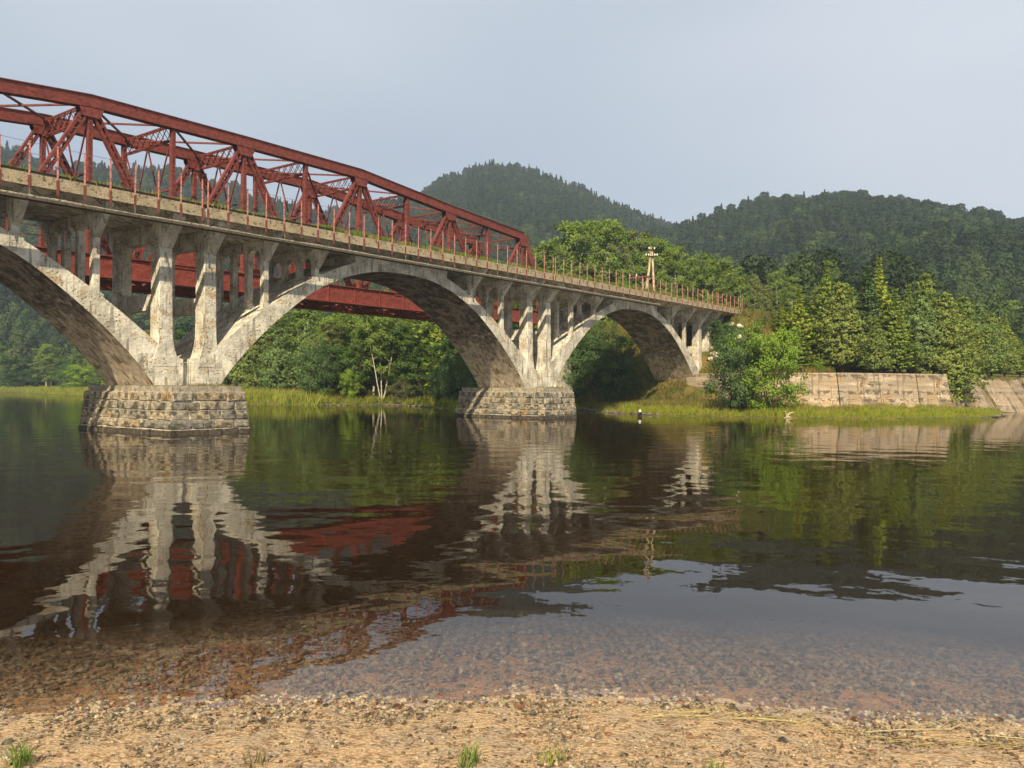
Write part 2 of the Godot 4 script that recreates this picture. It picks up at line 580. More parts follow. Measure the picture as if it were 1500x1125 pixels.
func make_water() -> void:
	var w := FastNoiseLite.new()
	w.seed = 31
	w.frequency = 0.62
	w.fractal_type = FastNoiseLite.FRACTAL_NONE
	var xs := steps([[-500, 20], [-60, 2], [-24, 0.4], [-12, 0.16], [12, 0.4], [30, 2], [70, 20], [700, 20]])
	var zs := steps([[-30, 5], [4, 0.1], [16, 0.2], [34, 0.5], [60, 2], [120, 10], [340, 10]])
	var nx := xs.size()
	var nz := zs.size()
	var v := PackedVector3Array()
	var n := PackedVector3Array()
	var uv := PackedVector2Array()
	var idx := PackedInt32Array()
	for j in nz:
		for i in nx:
			var x := xs[i]
			var z := zs[j]
			var k := 1.0 - ss(40.0, 60.0, z) 
			k *= 1.0 - ss(12.0, 28.0, absf(x)) * 0.9
			var e := 0.05
			var h0 := wave(x, z, w) * k
			v.append(Vector3(x, h0, -z))
			var dx := (wave(x + e, z, w) - wave(x - e, z, w)) / (2.0 * e) * k
			var dz := (wave(x, z + e, w) - wave(x, z - e, w)) / (2.0 * e) * k
			n.append(Vector3(-dx, 1.0, dz).normalized())
			uv.append(Vector2(x, z) / 9.0)
	for j in nz - 1:
		for i in nx - 1:
			var k := j * nx + i
			idx.append_array([k, k + nx, k + 1, k + 1, k + nx, k + nx + 1])
	var a := []
	a.resize(Mesh.ARRAY_MAX)
	a[Mesh.ARRAY_VERTEX] = v
	a[Mesh.ARRAY_NORMAL] = n
	a[Mesh.ARRAY_TEX_UV] = uv
	a[Mesh.ARRAY_INDEX] = idx
	var m := ArrayMesh.new()
	m.add_surface_from_arrays(Mesh.PRIMITIVE_TRIANGLES, a)
	m.surface_set_material(0, M.water)
	var o := inst("water", m)
	tag(o, "", "", "", "structure")
	# the peaty murk in the water itself
	var fog := FogVolume.new()
	fog.name = "river_murk"
	fog.size = Vector3(1200, 3.0, 380)
	fog.shape = RenderingServer.FOG_VOLUME_SHAPE_BOX
	fog.position = Vector3(100, -1.53, -160)
	var fm := FogMaterial.new()
	fm.density = 0.85
	fm.albedo = lin(0.045, 0.024, 0.010)
	fog.material = fm
	fog.set_meta("kind", "stuff")
	add_child(fog)

# ------------------------------------------------------------------ the concrete arch bridge
const PERIOD := 25.94
const C0 := 1.8
const ZF := -1.8          # front face of the arches
const ZB := -5.8          # rear face
const INTRADOS := [[0.0, 8.25], [1.5, 8.2], [2.8, 8.0], [4.2, 7.6], [5.5, 7.03], [6.6, 6.42], [8.06, 5.35], [9.2, 4.4], [10.25, 3.38], [10.9, 2.68], [11.25, 2.22], [11.42, 2.0]]
const EXTRADOS := [[0.0, 8.86], [2.0, 8.74], [3.6, 8.42], [5.4, 7.72], [6.5, 7.2], [7.6, 6.55], [9.0, 5.65], [10.3, 4.72], [11.1, 4.1], [11.45, 3.85], [12.0, 3.45], [12.4, 3.22], [12.72, 3.12]]

func curve_pts(tab: Array, per := 3) -> PackedVector2Array:     # smooth curve through the table
	var out := PackedVector2Array()
	for i in tab.size() - 1:
		var p0 := Vector2(tab[maxi(i - 1, 0)][0], tab[maxi(i - 1, 0)][1])
		var p1 := Vector2(tab[i][0], tab[i][1])
		var p2 := Vector2(tab[i + 1][0], tab[i + 1][1])
		var p3 := Vector2(tab[mini(i + 2, tab.size() - 1)][0], tab[mini(i + 2, tab.size() - 1)][1])
		if i == 0:
			p0 = Vector2(-p2.x, p2.y)
		for k in per:
			out.append(p1.cubic_interpolate(p2, p0, p3, float(k) / per))
	out.append(Vector2(tab[-1][0], tab[-1][1]))
	return out

func extrados_y(x: float) -> float:
	x = absf(x)
	for i in EXTRADOS.size() - 1:
		if x <= EXTRADOS[i + 1][0]:
			return lerpf(EXTRADOS[i][1], EXTRADOS[i + 1][1], (x - EXTRADOS[i][0]) / (EXTRADOS[i + 1][0] - EXTRADOS[i][0]))
	return 3.12

func arch_mesh(crown: float) -> ArrayMesh:
	var ip := curve_pts(INTRADOS)
	var ep := curve_pts(EXTRADOS)
	var conc := MB.new()
	var sof := MB.new()
	sof.use_uv = true
	for sg in [-1.0, 1.0]:
		# side faces: strips between the two curves, matched by their share of length
		var m := 30
		var a := PackedVector2Array()
		var b := PackedVector2Array()
		for k in m + 1:
			var s := float(k) / m
			var fi := s * (ip.size() - 1)
			var fe := s * (ep.size() - 1)
			var i0 := mini(int(fi), ip.size() - 2)
			var e0 := mini(int(fe), ep.size() - 2)
			a.append(ip[i0].lerp(ip[i0 + 1], fi - i0) * Vector2(sg, 1))
			b.append(ep[e0].lerp(ep[e0 + 1], fe - e0) * Vector2(sg, 1))
		for k in m:
			for zz in [ZF, ZB]:
				var nn := Vector3(0, 0, 1 if zz == ZF else -1)
				conc.quad(Vector3(crown + a[k].x, a[k].y, zz), Vector3(crown + b[k].x, b[k].y, zz), Vector3(crown + b[k + 1].x, b[k + 1].y, zz), Vector3(crown + a[k + 1].x, a[k + 1].y, zz), nn)
			var de := (b[k + 1] - b[k]).orthogonal().normalized()
			if de.y < 0.0:
				de = -de
			conc.quad(Vector3(crown + b[k].x, b[k].y, ZF), Vector3(crown + b[k + 1].x, b[k + 1].y, ZF), Vector3(crown + b[k + 1].x, b[k + 1].y, ZB), Vector3(crown + b[k].x, b[k].y, ZB), Vector3(de.x, de.y, 0))
			# soffit
			var q := [Vector3(crown + a[k].x, a[k].y, ZF), Vector3(crown + a[k + 1].x, a[k + 1].y, ZF), Vector3(crown + a[k + 1].x, a[k + 1].y, ZB), Vector3(crown + a[k].x, a[k].y, ZB)]
			var di := (a[k + 1] - a[k]).orthogonal().normalized()
			if di.x * sg > 0.0 or (absf(di.x) < 0.001 and di.y > 0.0):
				di = -di
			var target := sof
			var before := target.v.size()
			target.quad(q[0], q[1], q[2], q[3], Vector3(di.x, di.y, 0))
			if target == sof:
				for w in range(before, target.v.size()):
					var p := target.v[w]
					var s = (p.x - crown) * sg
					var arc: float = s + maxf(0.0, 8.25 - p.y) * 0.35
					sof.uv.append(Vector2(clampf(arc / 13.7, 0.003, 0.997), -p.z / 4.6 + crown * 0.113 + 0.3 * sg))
		# foot: underside and the upright end towards the pier's centre
		conc.quad(Vector3(crown + sg * 11.42, 2.0, ZF), Vector3(crown + sg * 12.72, 2.0, ZF), Vector3(crown + sg * 12.72, 2.0, ZB), Vector3(crown + sg * 11.42, 2.0, ZB), Vector3.DOWN)
		conc.quad(Vector3(crown + sg * 12.72, 2.0, ZF), Vector3(crown + sg * 12.72, 3.12, ZF), Vector3(crown + sg * 12.72, 3.12, ZB), Vector3(crown + sg * 12.72, 2.0, ZB), Vector3(sg, 0, 0))
		for zz in [ZF, ZB]:
			conc.tri(Vector3(crown + sg * 11.42, 2.0, zz), Vector3(crown + sg * 12.72, 2.0, zz), Vector3(crown + sg * 12.72, 3.12, zz), Vector3(0, 0, 1 if zz == ZF else -1))
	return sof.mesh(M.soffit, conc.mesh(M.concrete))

# a bent: transverse row of columns under a haunched cap beam with a bracket towards each side; built at t = 0
func bent_cap(zs: Array, half: float, low: float, drop: float) -> MB:
	var b := MB.new()
	var poly := PackedVector2Array()
	# along the bottom from front to rear, with haunches at the columns; (z, y)
	poly.append(Vector2(ZF, 8.83))
	poly.append(Vector2(ZF, low - drop))
	for i in zs.size():
		var z: float = zs[i]
		if i > 0:
			poly.append(Vector2(z + half + 0.22, low))
			poly.append(Vector2(z + half, low - drop))
		if i < zs.size() - 1:
			poly.append(Vector2(z - half, low - drop))
			poly.append(Vector2(z - half - 0.22, low))
	poly.append(Vector2(ZB, low - drop))
	poly.append(Vector2(ZB, 8.83))
	b.prism_x(poly, -0.15, 0.15)
	return b

func bracket(front: bool, wide: float) -> MB:
	var b := MB.new()
	var p := PackedVector2Array([Vector2(ZF, 7.85), Vector2(ZF + 0.12, 7.98), Vector2(ZF + 0.95, 8.95), Vector2(ZF + 1.02, 9.13), Vector2(ZF, 9.13)])
	if not front:
		for i in p.size():
			p[i].x = ZF + ZB - p[i].x
	b.prism_x(p, -wide * 0.5, wide * 0.5)
	return b

func column_mb(z0: float, z1: float, w0: float, w1: float, y0: float, y1: float, lean: float, cham: float) -> MB:
	# tapered column, z0 front face, z1 rear face at the top; lean pushes the foot of the front face outwards
	var b := MB.new()
	var ring := func(w: float, zf: float, zr: float, y: float) -> PackedVector3Array:
		var h := w * 0.5
		return PackedVector3Array([Vector3(-h + cham, y, zf), Vector3(h - cham, y, zf), Vector3(h, y, zf - cham), Vector3(h, y, zr + cham), Vector3(h - cham, y, zr), Vector3(-h + cham, y, zr), Vector3(-h, y, zr + cham), Vector3(-h, y, zf - cham)])
	var levels := [[w1, z0 + lean, z1, y0], [w0, z0, z1, y1]]
	if lean > 0.0:
		levels = [[w1 + 0.62, z0 + lean, z1, y0 - 0.95], [w1 + 0.5, z0 + lean, z1, y0 - 0.62], [w1 + 0.3, z0 + lean, z1, y0 - 0.36], [w1 + 0.12, z0 + lean, z1, y0 - 0.05], [w1, z0 + lean, z1, y0 + 0.35], [w0, z0, z1, y1]]
	for i in levels.size() - 1:
		var r0: PackedVector3Array = ring.call(levels[i][0], levels[i][1], levels[i][2], levels[i][3])
		var r1: PackedVector3Array = ring.call(levels[i + 1][0], levels[i + 1][1], levels[i + 1][2], levels[i + 1][3])
		for k in 8:
			var k2 := (k + 1) % 8
			var mid := (r0[k] + r0[k2]) * 0.5
			var ctr := Vector3(0, mid.y, (z0 + z1) * 0.5)
			var nn := (r0[k2] - r0[k]).cross(r1[k] - r0[k]).normalized()
			if nn.dot(mid - ctr) < 0.0:
				nn = -nn
			b.quad(r0[k], r0[k2], r1[k2], r1[k], nn)
	return b

func make_arch_bridge() -> void:
	var B := thing("arch_bridge", "weathered pale concrete railway viaduct of three open-spandrel arches with red railing posts", "bridge", Vector3(BQ.x, 0, -BQ.y), atan2(BU.y, BU.x))
	var t0 := -26.0
	var t1 := 59.6
	# vaults
	for k in range(-1, 2):
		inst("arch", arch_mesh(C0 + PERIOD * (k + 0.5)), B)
	# deck slab
	var d := MB.new()
	d.prism_x(PackedVector2Array([Vector2(-0.72, 9.17), Vector2(-0.72, 9.56), Vector2(-6.88, 9.56), Vector2(-6.88, 9.17), Vector2(-5.9, 8.84), Vector2(-1.7, 8.84)]), t0, t1)
	part("deck_slab", d, M.under, B)
	var s := MB.new()
	var sn := FastNoiseLite.new()
	sn.seed = 8
	sn.frequency = 0.9
	var tt := t0
	while tt < t1:
		var prev := []
		for z in [-0.78, -0.95, -1.3, -2.4, -3.8, -5.2, -6.3, -6.82]:
			prev.append(z)
		for i in prev.size() - 1:
			var y := func(a: float, zz: float) -> float:
				return 9.57 + 0.1 * ss(-0.72, -1.1, zz) + 0.07 * sn.get_noise_2d(a, zz) + 0.05
			var e := minf(tt + 0.5, t1)
			s.quad(Vector3(tt, y.call(tt, prev[i]), prev[i]), Vector3(e, y.call(e, prev[i]), prev[i]), Vector3(e, y.call(e, prev[i + 1]), prev[i + 1]), Vector3(tt, y.call(tt, prev[i + 1]), prev[i + 1]), Vector3(0, 1, 0.02).normalized())
		tt += 0.5
	part("soil_cover", s, M.deck_soil, B)
	# spandrel walls over the crowns, three panels each
	for k in range(-1, 2):
		var c := C0 + PERIOD * (k + 0.5)
		for seg in [[-3.5, -1.32], [-1.30, 1.28], [1.30, 3.62]]:
			var p := MB.new()
			var poly := PackedVector2Array()
			var n := 8
			for i in n + 1:
				var x := lerpf(seg[0], seg[1], float(i) / n)
				poly.append(Vector2(c + x, extrados_y(x) - 0.04))
			poly.append(Vector2(c + seg[1], 8.86))
			poly.append(Vector2(c + seg[0], 8.86))
			if poly[n / 2].y > 8.8:
				poly = PackedVector2Array([Vector2(c + seg[0], 8.62), Vector2(c + seg[1], 8.62), Vector2(c + seg[1], 8.862), Vector2(c + seg[0], 8.862)])
			p.prism(poly, ZB - 0.02, ZF + 0.025)
			part("spandrel_panel", p, M.concrete, B)
	# bents
	var zs4 := [-1.98, -3.2, -4.4, -5.62]
	var cap4 := bent_cap(zs4, 0.15, 8.42, 0.2).mesh(M.under)
	var brf := bracket(true, 0.29).mesh(M.concrete)
	var brr := bracket(false, 0.29).mesh(M.concrete)
	var bents := []
	for k in range(-1, 3):
		var c := C0 + PERIOD * k
		for off in [-7.0, -4.0, 4.0, 7.0]:
			var t: float = c + off
			if t > -24.5 and t < 56.0:
				bents.append([t, off])
	for bt in bents:
		var t: float = bt[0]
		var cap := inst("cap_beam", cap4, B)
		cap.position.x = t
		for br in [brf, brr]:
			inst("bracket", br, B).position.x = t
		var x := fposmod(t - C0, PERIOD) - PERIOD * 0.5
		var yb := extrados_y(x)
		for i in 4:
			var z: float = zs4[i]
			var wide := 0.30
			var cm := column_mb(z + 0.15, z - 0.15, wide, wide, yb - 0.35, 8.22, 0.0, 0.025)
			# spread foot
			cm.box(Vector3(0, extrados_y(x) - 0.04, z + (-0.01 if i == 0 else 0.0)), Vector3(0.56, 0.26, 0.36), Basis(Vector3(0, 0, 1), (1.0 if x < 0 else -1.0) * (0.62 if absf(x) > 7.5 else 0.4)))
			part("column", cm, M.concrete, B).position.x = t
	# pier frames
	var bigf := bracket(true, 0.56).mesh(M.concrete)
	var bigr := bracket(false, 0.56).mesh(M.concrete)
	for k in range(-1, 3):
		var c := C0 + PERIOD * k
		for off in [-1.05, 1.05]:
			var t: float = c + off
			var fr := column_mb(ZF - 0.06, ZF - 0.72, 0.56, 0.64, 3.75, 8.84, 0.075, 0.03)
			part("pier_column", fr, M.concrete, B).position.x = t
			var re := column_mb(ZB + 0.66, ZB - 0.02, 0.56, 0.6, 3.4, 8.84, 0.0, 0.03)
			part("pier_column", re, M.concrete, B).position.x = t
			var capm := MB.new()
			capm.prism_x(PackedVector2Array([Vector2(ZF - 0.6, 8.82), Vector2(ZF - 0.6, 7.75), Vector2(ZF - 0.95, 8.1), Vector2(ZB + 0.95, 8.1), Vector2(ZB + 0.6, 7.75), Vector2(ZB + 0.6, 8.82)]), -0.26, 0.26)
			part("cap_beam", capm, M.under, B).position.x = t
			var tie := MB.new()
			tie.prism_x(PackedVector2Array([Vector2(ZF - 0.6, 6.1), Vector2(ZF - 0.75, 5.88), Vector2(ZB + 0.75, 5.88), Vector2(ZB + 0.6, 6.1), Vector2(ZB + 0.6, 4.98), Vector2(ZB + 0.8, 5.2), Vector2(ZF - 0.8, 5.2), Vector2(ZF - 0.6, 4.98)]), -0.22, 0.22)
			part("tie_beam", tie, M.concrete, B).position.x = t
			for br in [bigf, bigr]:
				inst("bracket", br, B).position.x = t
		# drain recess between the two arch feet
		var r := MB.new()
		r.box(Vector3(c, 2.5, -3.8), Vector3(0.5, 1.0, 3.7))
		for q in 4:
			r.box(Vector3(c - 0.17 + 0.11 * q, 2.52, -1.96), Vector3(0.05, 0.98, 0.06))
		part("drain_recess", r, M.recess, B)
	# end wall at the right bank
	var ew := MB.new()
	ew.prism(PackedVector2Array([Vector2(56.2, 6.2), Vector2(57.0, 7.4), Vector2(57.5, 8.84), Vector2(60.2, 8.84), Vector2(60.2, 4.0), Vector2(55.0, 3.0)]), ZB, ZF)
	part("end_wall", ew, M.concrete, B)
	var ab := MB.new()
	ab.prism(PackedVector2Array([Vector2(52.1, 1.0), Vector2(52.1, 3.3), Vector2(53.9, 3.5), Vector2(56.4, 6.3), Vector2(57.0, 2.0), Vector2(56.0, 0.5)]), ZB + 0.05, ZF - 0.05)
	part("abutment_block", ab, M.concrete, B)
	# fascia panels, posts, wires
	var pan := MB.new()
	pan.box(Vector3.ZERO, Vector3(0.965, 0.45, 0.12))
	var panm := pan.mesh(M.fascia)
	var up := MB.new()
	up.box(Vector3(0, 0.575, 0.03), Vector3(0.06, 1.25, 0.012))
	up.box(Vector3(0.035, 0.575, 0.0), Vector3(0.012, 1.25, 0.055))
	var lowm := MB.new()
	lowm.box(Vector3(0, -0.31, 0.034), Vector3(0.09, 0.56, 0.016))
	lowm.box(Vector3(0.045, -0.31, 0.0), Vector3(0.014, 0.56, 0.06))
	var upm := up.mesh(M.post)
	var lom := lowm.mesh(M.post_low)
	var rodm := MB.new()
	rodm.box(Vector3(0, -0.83, 0.06), Vector3(0.025, 0.6, 0.025))
	var rod := rodm.mesh(M.wire)
	var t := C0 - PERIOD + 0.13
	var ks := 0
	for span in [[C0 - PERIOD, C0], [C0, C0 + PERIOD], [C0 + PERIOD, C0 + 2 * PERIOD], [C0 + 2 * PERIOD, 59.4]]:
		var len: float = span[1] - span[0] - 0.26
		var m := int(round(len / 0.99))
		for i in m + 1:
			t = span[0] + 0.13 + len * i / m
			var po := Node3D.new()
			var pm := inst("railing_post", upm, B)
			pm.position = Vector3(t, 9.55, -0.66)
			pm.rotation.z = rng.randf_range(-0.012, 0.012)
			pm.rotation.x = rng.randf_range(-0.012, 0.02)
			pm.scale.y = rng.randf_range(0.985, 1.02)
			po.free()
			inst("post_foot", lom, pm)
			ks += 1
			if ks % 4 == 0 and t < 42.0:
				inst("hanger_rod", rod, pm)
			if i < m:
				var pp := inst("fascia_panel", panm, B)
				pp.position = Vector3(t + len / m * 0.5, 9.375, -0.70 + rng.randf_range(-0.006, 0.006))
				pp.scale.x = len / m / 0.99
	for wy in [10.72, 10.32, 9.98]:
		var wm := MB.new()
		var pts := []
		var rr := []
		var a := t0
		while a < 59.5:
			pts.append(Vector3(a, wy - 0.02 * absf(sin(a * 1.7)), -0.61))
			rr.append(0.008)
			a += 1.0
		wm.tube(pts, rr, 4, false)
		part("railing_wire", wm, M.wire, B)
	var strip := MB.new()
	strip.box(Vector3((t0 + 9.0) * 0.5, 9.655, -0.735), Vector3(9.0 - t0, 0.1, 0.13))
	part("kerb_strip", strip, M.tar, B)
	# pipe tray hung below the deck edge
	var tr := MB.new()
	tr.box(Vector3((t0 + 42.5) * 0.5, 8.62, -0.5), Vector3(42.5 - t0, 0.05, 0.36))
	tr.box(Vector3((t0 + 42.5) * 0.5, 8.665, -0.335), Vector3(42.5 - t0, 0.05, 0.03))
	tr.box(Vector3((t0 + 42.5) * 0.5, 8.67, -0.665), Vector3(42.5 - t0, 0.06, 0.03))
	part("pipe_tray", tr, M.tray, B)
	var pipe := MB.new()
	var pp2 := []
	var pr := []
	var a2 := t0
	while a2 < 42.4:
		pp2.append(Vector3(a2, 8.71 + 0.012 * sin(a2 * 0.9) + rng.randf_range(-0.006, 0.006), -0.45))
		pr.append(0.055 + rng.randf_range(-0.012, 0.016))
		a2 += 0.35
	pipe.tube(pp2, pr, 7)
	part("pipe", pipe, M.tray_top, B)
	# plants growing on the deck edge
	var tuft := tuft_mesh(12, 0.22, 0.13, 0.012, 91)
	var where := []
	var cols := PackedColorArray()
	for i in 4200:
		var ta := rng.randf_range(-26, 59)
		var dens := 0.5 + 0.5 * sn.get_noise_2d(ta * 0.6, 40.0)
		if rng.randf() > dens * 1.4:
			continue
		var sc := rng.randf_range(0.5, 1.5) * (0.6 + 0.9 * dens)
		where.append(Transform3D(Basis(Vector3.UP, rng.randf() * TAU).scaled(Vector3(1.2, 1, 1.2) * sc), Vector3(ta, 9.6, -0.8 - absf(rng.randfn(0, 0.25)))))
		var g := rng.randf()
		cols.append(Color(0.24, 0.25, 0.06).lerp(Color(0.34, 0.28, 0.13), g) if rng.randf() < 0.6 else Color(0.15, 0.26, 0.045))
	copies("deck_weeds", tuft, where, cols, B)

# a stone, roughly squared, unit size, front face towards +z
func stone_mesh(sd: int, mt: Material) -> ArrayMesh:
	var r := RandomNumberGenerator.new()
	r.seed = sd
	var b := MB.new()
	var e := 0.06
	var j := func(x: float, y: float, z: float) -> Vector3:
		return Vector3(x + r.randf_range(-0.035, 0.035), y + r.randf_range(-0.06, 0.06), z)
	var o := [j.call(-0.5, -0.5, 0.0), j.call(0.5, -0.5, 0.0), j.call(0.5, 0.5, 0.0), j.call(-0.5, 0.5, 0.0)]
	var f := [j.call(-0.5 + e, -0.5 + e * 1.6, 0.55 + r.randf() * 0.45), j.call(0.5 - e, -0.5 + e * 1.6, 0.55 + r.randf() * 0.45), j.call(0.5 - e, 0.5 - e * 1.6, 0.55 + r.randf() * 0.45), j.call(-0.5 + e, 0.5 - e * 1.6, 0.55 + r.randf() * 0.45)]
	var c := Vector3(r.randf_range(-0.2, 0.2), r.randf_range(-0.2, 0.2), r.randf_range(0.7, 1.3))
	for k in 4:
		var k2 := (k + 1) % 4
		var mid: Vector3 = (o[k] + o[k2]) * 0.5
		mid.z = 0.3
		b.quad(o[k], o[k2], f[k2], f[k], _out(o[k], o[k2], f[k2], mid))
		b.tri(f[k], f[k2], c, _out(f[k], f[k2], c, Vector3(0, 0, 1)))
		var back := Vector3(0, 0, -2.5)
		b.quad(o[k], o[k2], o[k2] + back, o[k] + back, _out(o[k], o[k2], o[k2] + back, mid * Vector3(1, 1, 0)))
	return b.mesh(mt)

func _out(a: Vector3, b: Vector3, c: Vector3, towards: Vector3) -> Vector3:
	var n := (b - a).cross(c - a).normalized()
	return n if n.dot(towards) > 0.0 else -n

func make_piers() -> void:
	var labels := {
		-1: "squared stone pier under the viaduct's arch that has no bank in sight",
		0: "squared stone river pier with open meadow grass behind it and weeds on its top",
		1: "squared stone river pier standing beside the dark bush of the wooded bank"}
	var sm := []
	for m in M.stones.size():
		for k in 3:
			sm.append(stone_mesh(100 + m * 7 + k, M.stones[m]))
	var wet := [stone_mesh(301, M.wet_stone), stone_mesh(302, M.wet_stone)]
	var och := stone_mesh(303, M.ochre_stone)
	var yaw := atan2(BU.y, BU.x)
	for k in range(-1, 2):
		var c := C0 + PERIOD * k
		var base := Vector3(BQ.x, 0, -BQ.y) + Basis(Vector3.UP, yaw) * Vector3(c, 0, -3.8)
		var P := thing("bridge_pier", labels[k], "bridge pier", base, yaw, "stone piers of the viaduct")
		var hx0 := 1.87
		var hz0 := 3.8
		var bat := 0.09
		# core of mortar
		var core := MB.new()
		var ring := func(y: float, grow: float) -> Array:
			var x := hx0 - bat * y + grow
			var z := hz0 - bat * y + grow
			return [Vector3(-x, y, z), Vector3(x, y, z), Vector3(x, y, -z), Vector3(-x, y, -z)]
		var r0: Array = ring.call(-2.7, 0.0)
		var r1: Array = ring.call(1.74, 0.0)
		for q in 4:
			var q2 := (q + 1) % 4
			core.quad(r0[q], r0[q2], r1[q2], r1[q], _out(r0[q], r0[q2], r1[q2], r0[q] + r0[q2]))
		core.quad(r1[0], r1[1], r1[2], r1[3], Vector3.UP)
		part("mortar_core", core, M.mortar, P)
		# courses of stones
		var ys := [-0.32, 0.19, 0.56, 0.96, 1.33, 1.72]
		for ci in ys.size() - 1:
			var ya: float = ys[ci]
			var yb: float = ys[ci + 1]
			var ym := (ya + yb) * 0.5
			for face in 4:
				var half: float = (hx0 if face % 2 == 0 else hz0) - bat * ym
				var dist: float = (hz0 if face % 2 == 0 else hx0) - bat * ym
				var bs := Basis(Vector3.UP, face * PI / 2) * Basis(Vector3.RIGHT, -bat)
				var x := -half
				while x < half - 0.12:
					var w := rng.randf_range(0.45, 1.0)
					if half - (x + w) < 0.4:
						w = half - x
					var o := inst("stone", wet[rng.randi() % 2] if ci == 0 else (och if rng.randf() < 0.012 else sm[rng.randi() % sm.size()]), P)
					var f := Basis(Vector3.UP, face * PI / 2)
					o.transform = Transform3D(bs * Basis.from_scale(Vector3(w - rng.randf_range(0.012, 0.04), yb - ya - rng.randf_range(0.01, 0.045), rng.randf_range(0.03, 0.10))), f * Vector3(x + w * 0.5, ym, dist))
					x += w
		# cap: slabs with a set-back, and the bedding under the arch feet
		for face in 4:
			var half2 := 1.62 if face % 2 == 0 else 3.5
			var dist2 := 3.5 if face % 2 == 0 else 1.62
			var x2 := -half2
			while x2 < half2 - 0.1:
				var w2 := rng.randf_range(0.8, 1.2)
				if half2 - (x2 + w2) < 0.5:
					w2 = half2 - x2
				var sl := MB.new()
				sl.box(Vector3(x2 + w2 * 0.5, 1.86, dist2 - 0.25 + rng.randf_range(-0.02, 0.02)), Vector3(w2 - 0.02, 0.25, 0.5))
				var so := part("cap_stone", sl, M.cap, P)
				so.rotation.y = face * PI / 2
				x2 += w2
		var top := MB.new()
		top.box(Vector3(0, 1.85, 0), Vector3(2.5, 0.24, 6.3))
		for i in 40:
			top.box(Vector3(rng.randf_range(-1.1, 1.1), 1.97, rng.randf_range(2.0, 3.2)), Vector3(0.12, 0.07, 0.1) * rng.randf_range(0.5, 1.4), Basis(Vector3.UP, rng.randf() * 3.0))
		part("bedding", top, M.cap, P)
		var where := []
		var cols := PackedColorArray()
		for i in 70:
			var sc := rng.randf_range(0.4, 1.0)
			where.append(Transform3D(Basis(Vector3.UP, rng.randf() * TAU).scaled(Vector3.ONE * sc), Vector3(rng.randf_range(-0.7, 1.4), 1.97, rng.randf_range(2.3, 3.35))))
			cols.append(Color(0.2, 0.21, 0.07).lerp(Color(0.33, 0.27, 0.13), rng.randf()))
		copies("weeds", tuft_mesh(9, 0.2, 0.12, 0.012, 92), where, cols, P)

# ------------------------------------------------------------------ the red truss bridge
const TN := -14.0
const TF := -19.5
const NODES := [[-15.9, 15.85], [-6.24, 16.6], [3.36, 17.5], [12.96, 17.55], [22.56, 17.5], [32.16, 16.6], [41.9, 15.85]]
const TE := [-20.4, 46.4]

func chord_y(t: float) -> float:
	for i in NODES.size() - 1:
		if t <= NODES[i + 1][0]:
			return lerpf(NODES[i][1], NODES[i + 1][1], (t - NODES[i][0]) / (NODES[i + 1][0] - NODES[i][0]))
	return NODES[-1][1]

# box or channel member made of two webs and lacing
func laced(a: Vector3, b: Vector3, deep: float, wide: float, plane_n: Vector3) -> MB:
	# two channels 'deep' apart in the truss plane... webs lie across the plane
	var m := MB.new()
	var x := (b - a).normalized()
	var s := x.cross(plane_n).normalized()       # in the plane, across the member
	var len := a.distance_to(b)
	for sg in [-1.0, 1.0]:
		m.box((a + b) * 0.5 + s * sg * (deep * 0.5 - 0.03), Vector3(len, 0.06, wide), Basis(x, s, plane_n))
		for sf in [-1.0, 1.0]:
			m.box((a + b) * 0.5 + s * sg * (deep * 0.5 - 0.09) + plane_n * sf * (wide * 0.5 - 0.012), Vector3(len, 0.1, 0.022), Basis(x, s, plane_n))
	var cnt := maxi(2, int(len / (deep * 1.1)))
	for i in cnt:
		var p := a + x * (len * (i + 0.15) / cnt)
		var q := a + x * (len * (i + 0.85) / cnt)
		for sf in [-1.0, 1.0]:
			var off: Vector3 = plane_n * sf * (wide * 0.5 + 0.006)
			m.bar(p - s * deep * 0.38 + off, q + s * deep * 0.38 + off, 0.012, 0.07, s)
			if i % 2 == 0:
				m.bar(p + s * deep * 0.38 + off * 1.04, q - s * deep * 0.38 + off * 1.04, 0.012, 0.07, s)
	return m

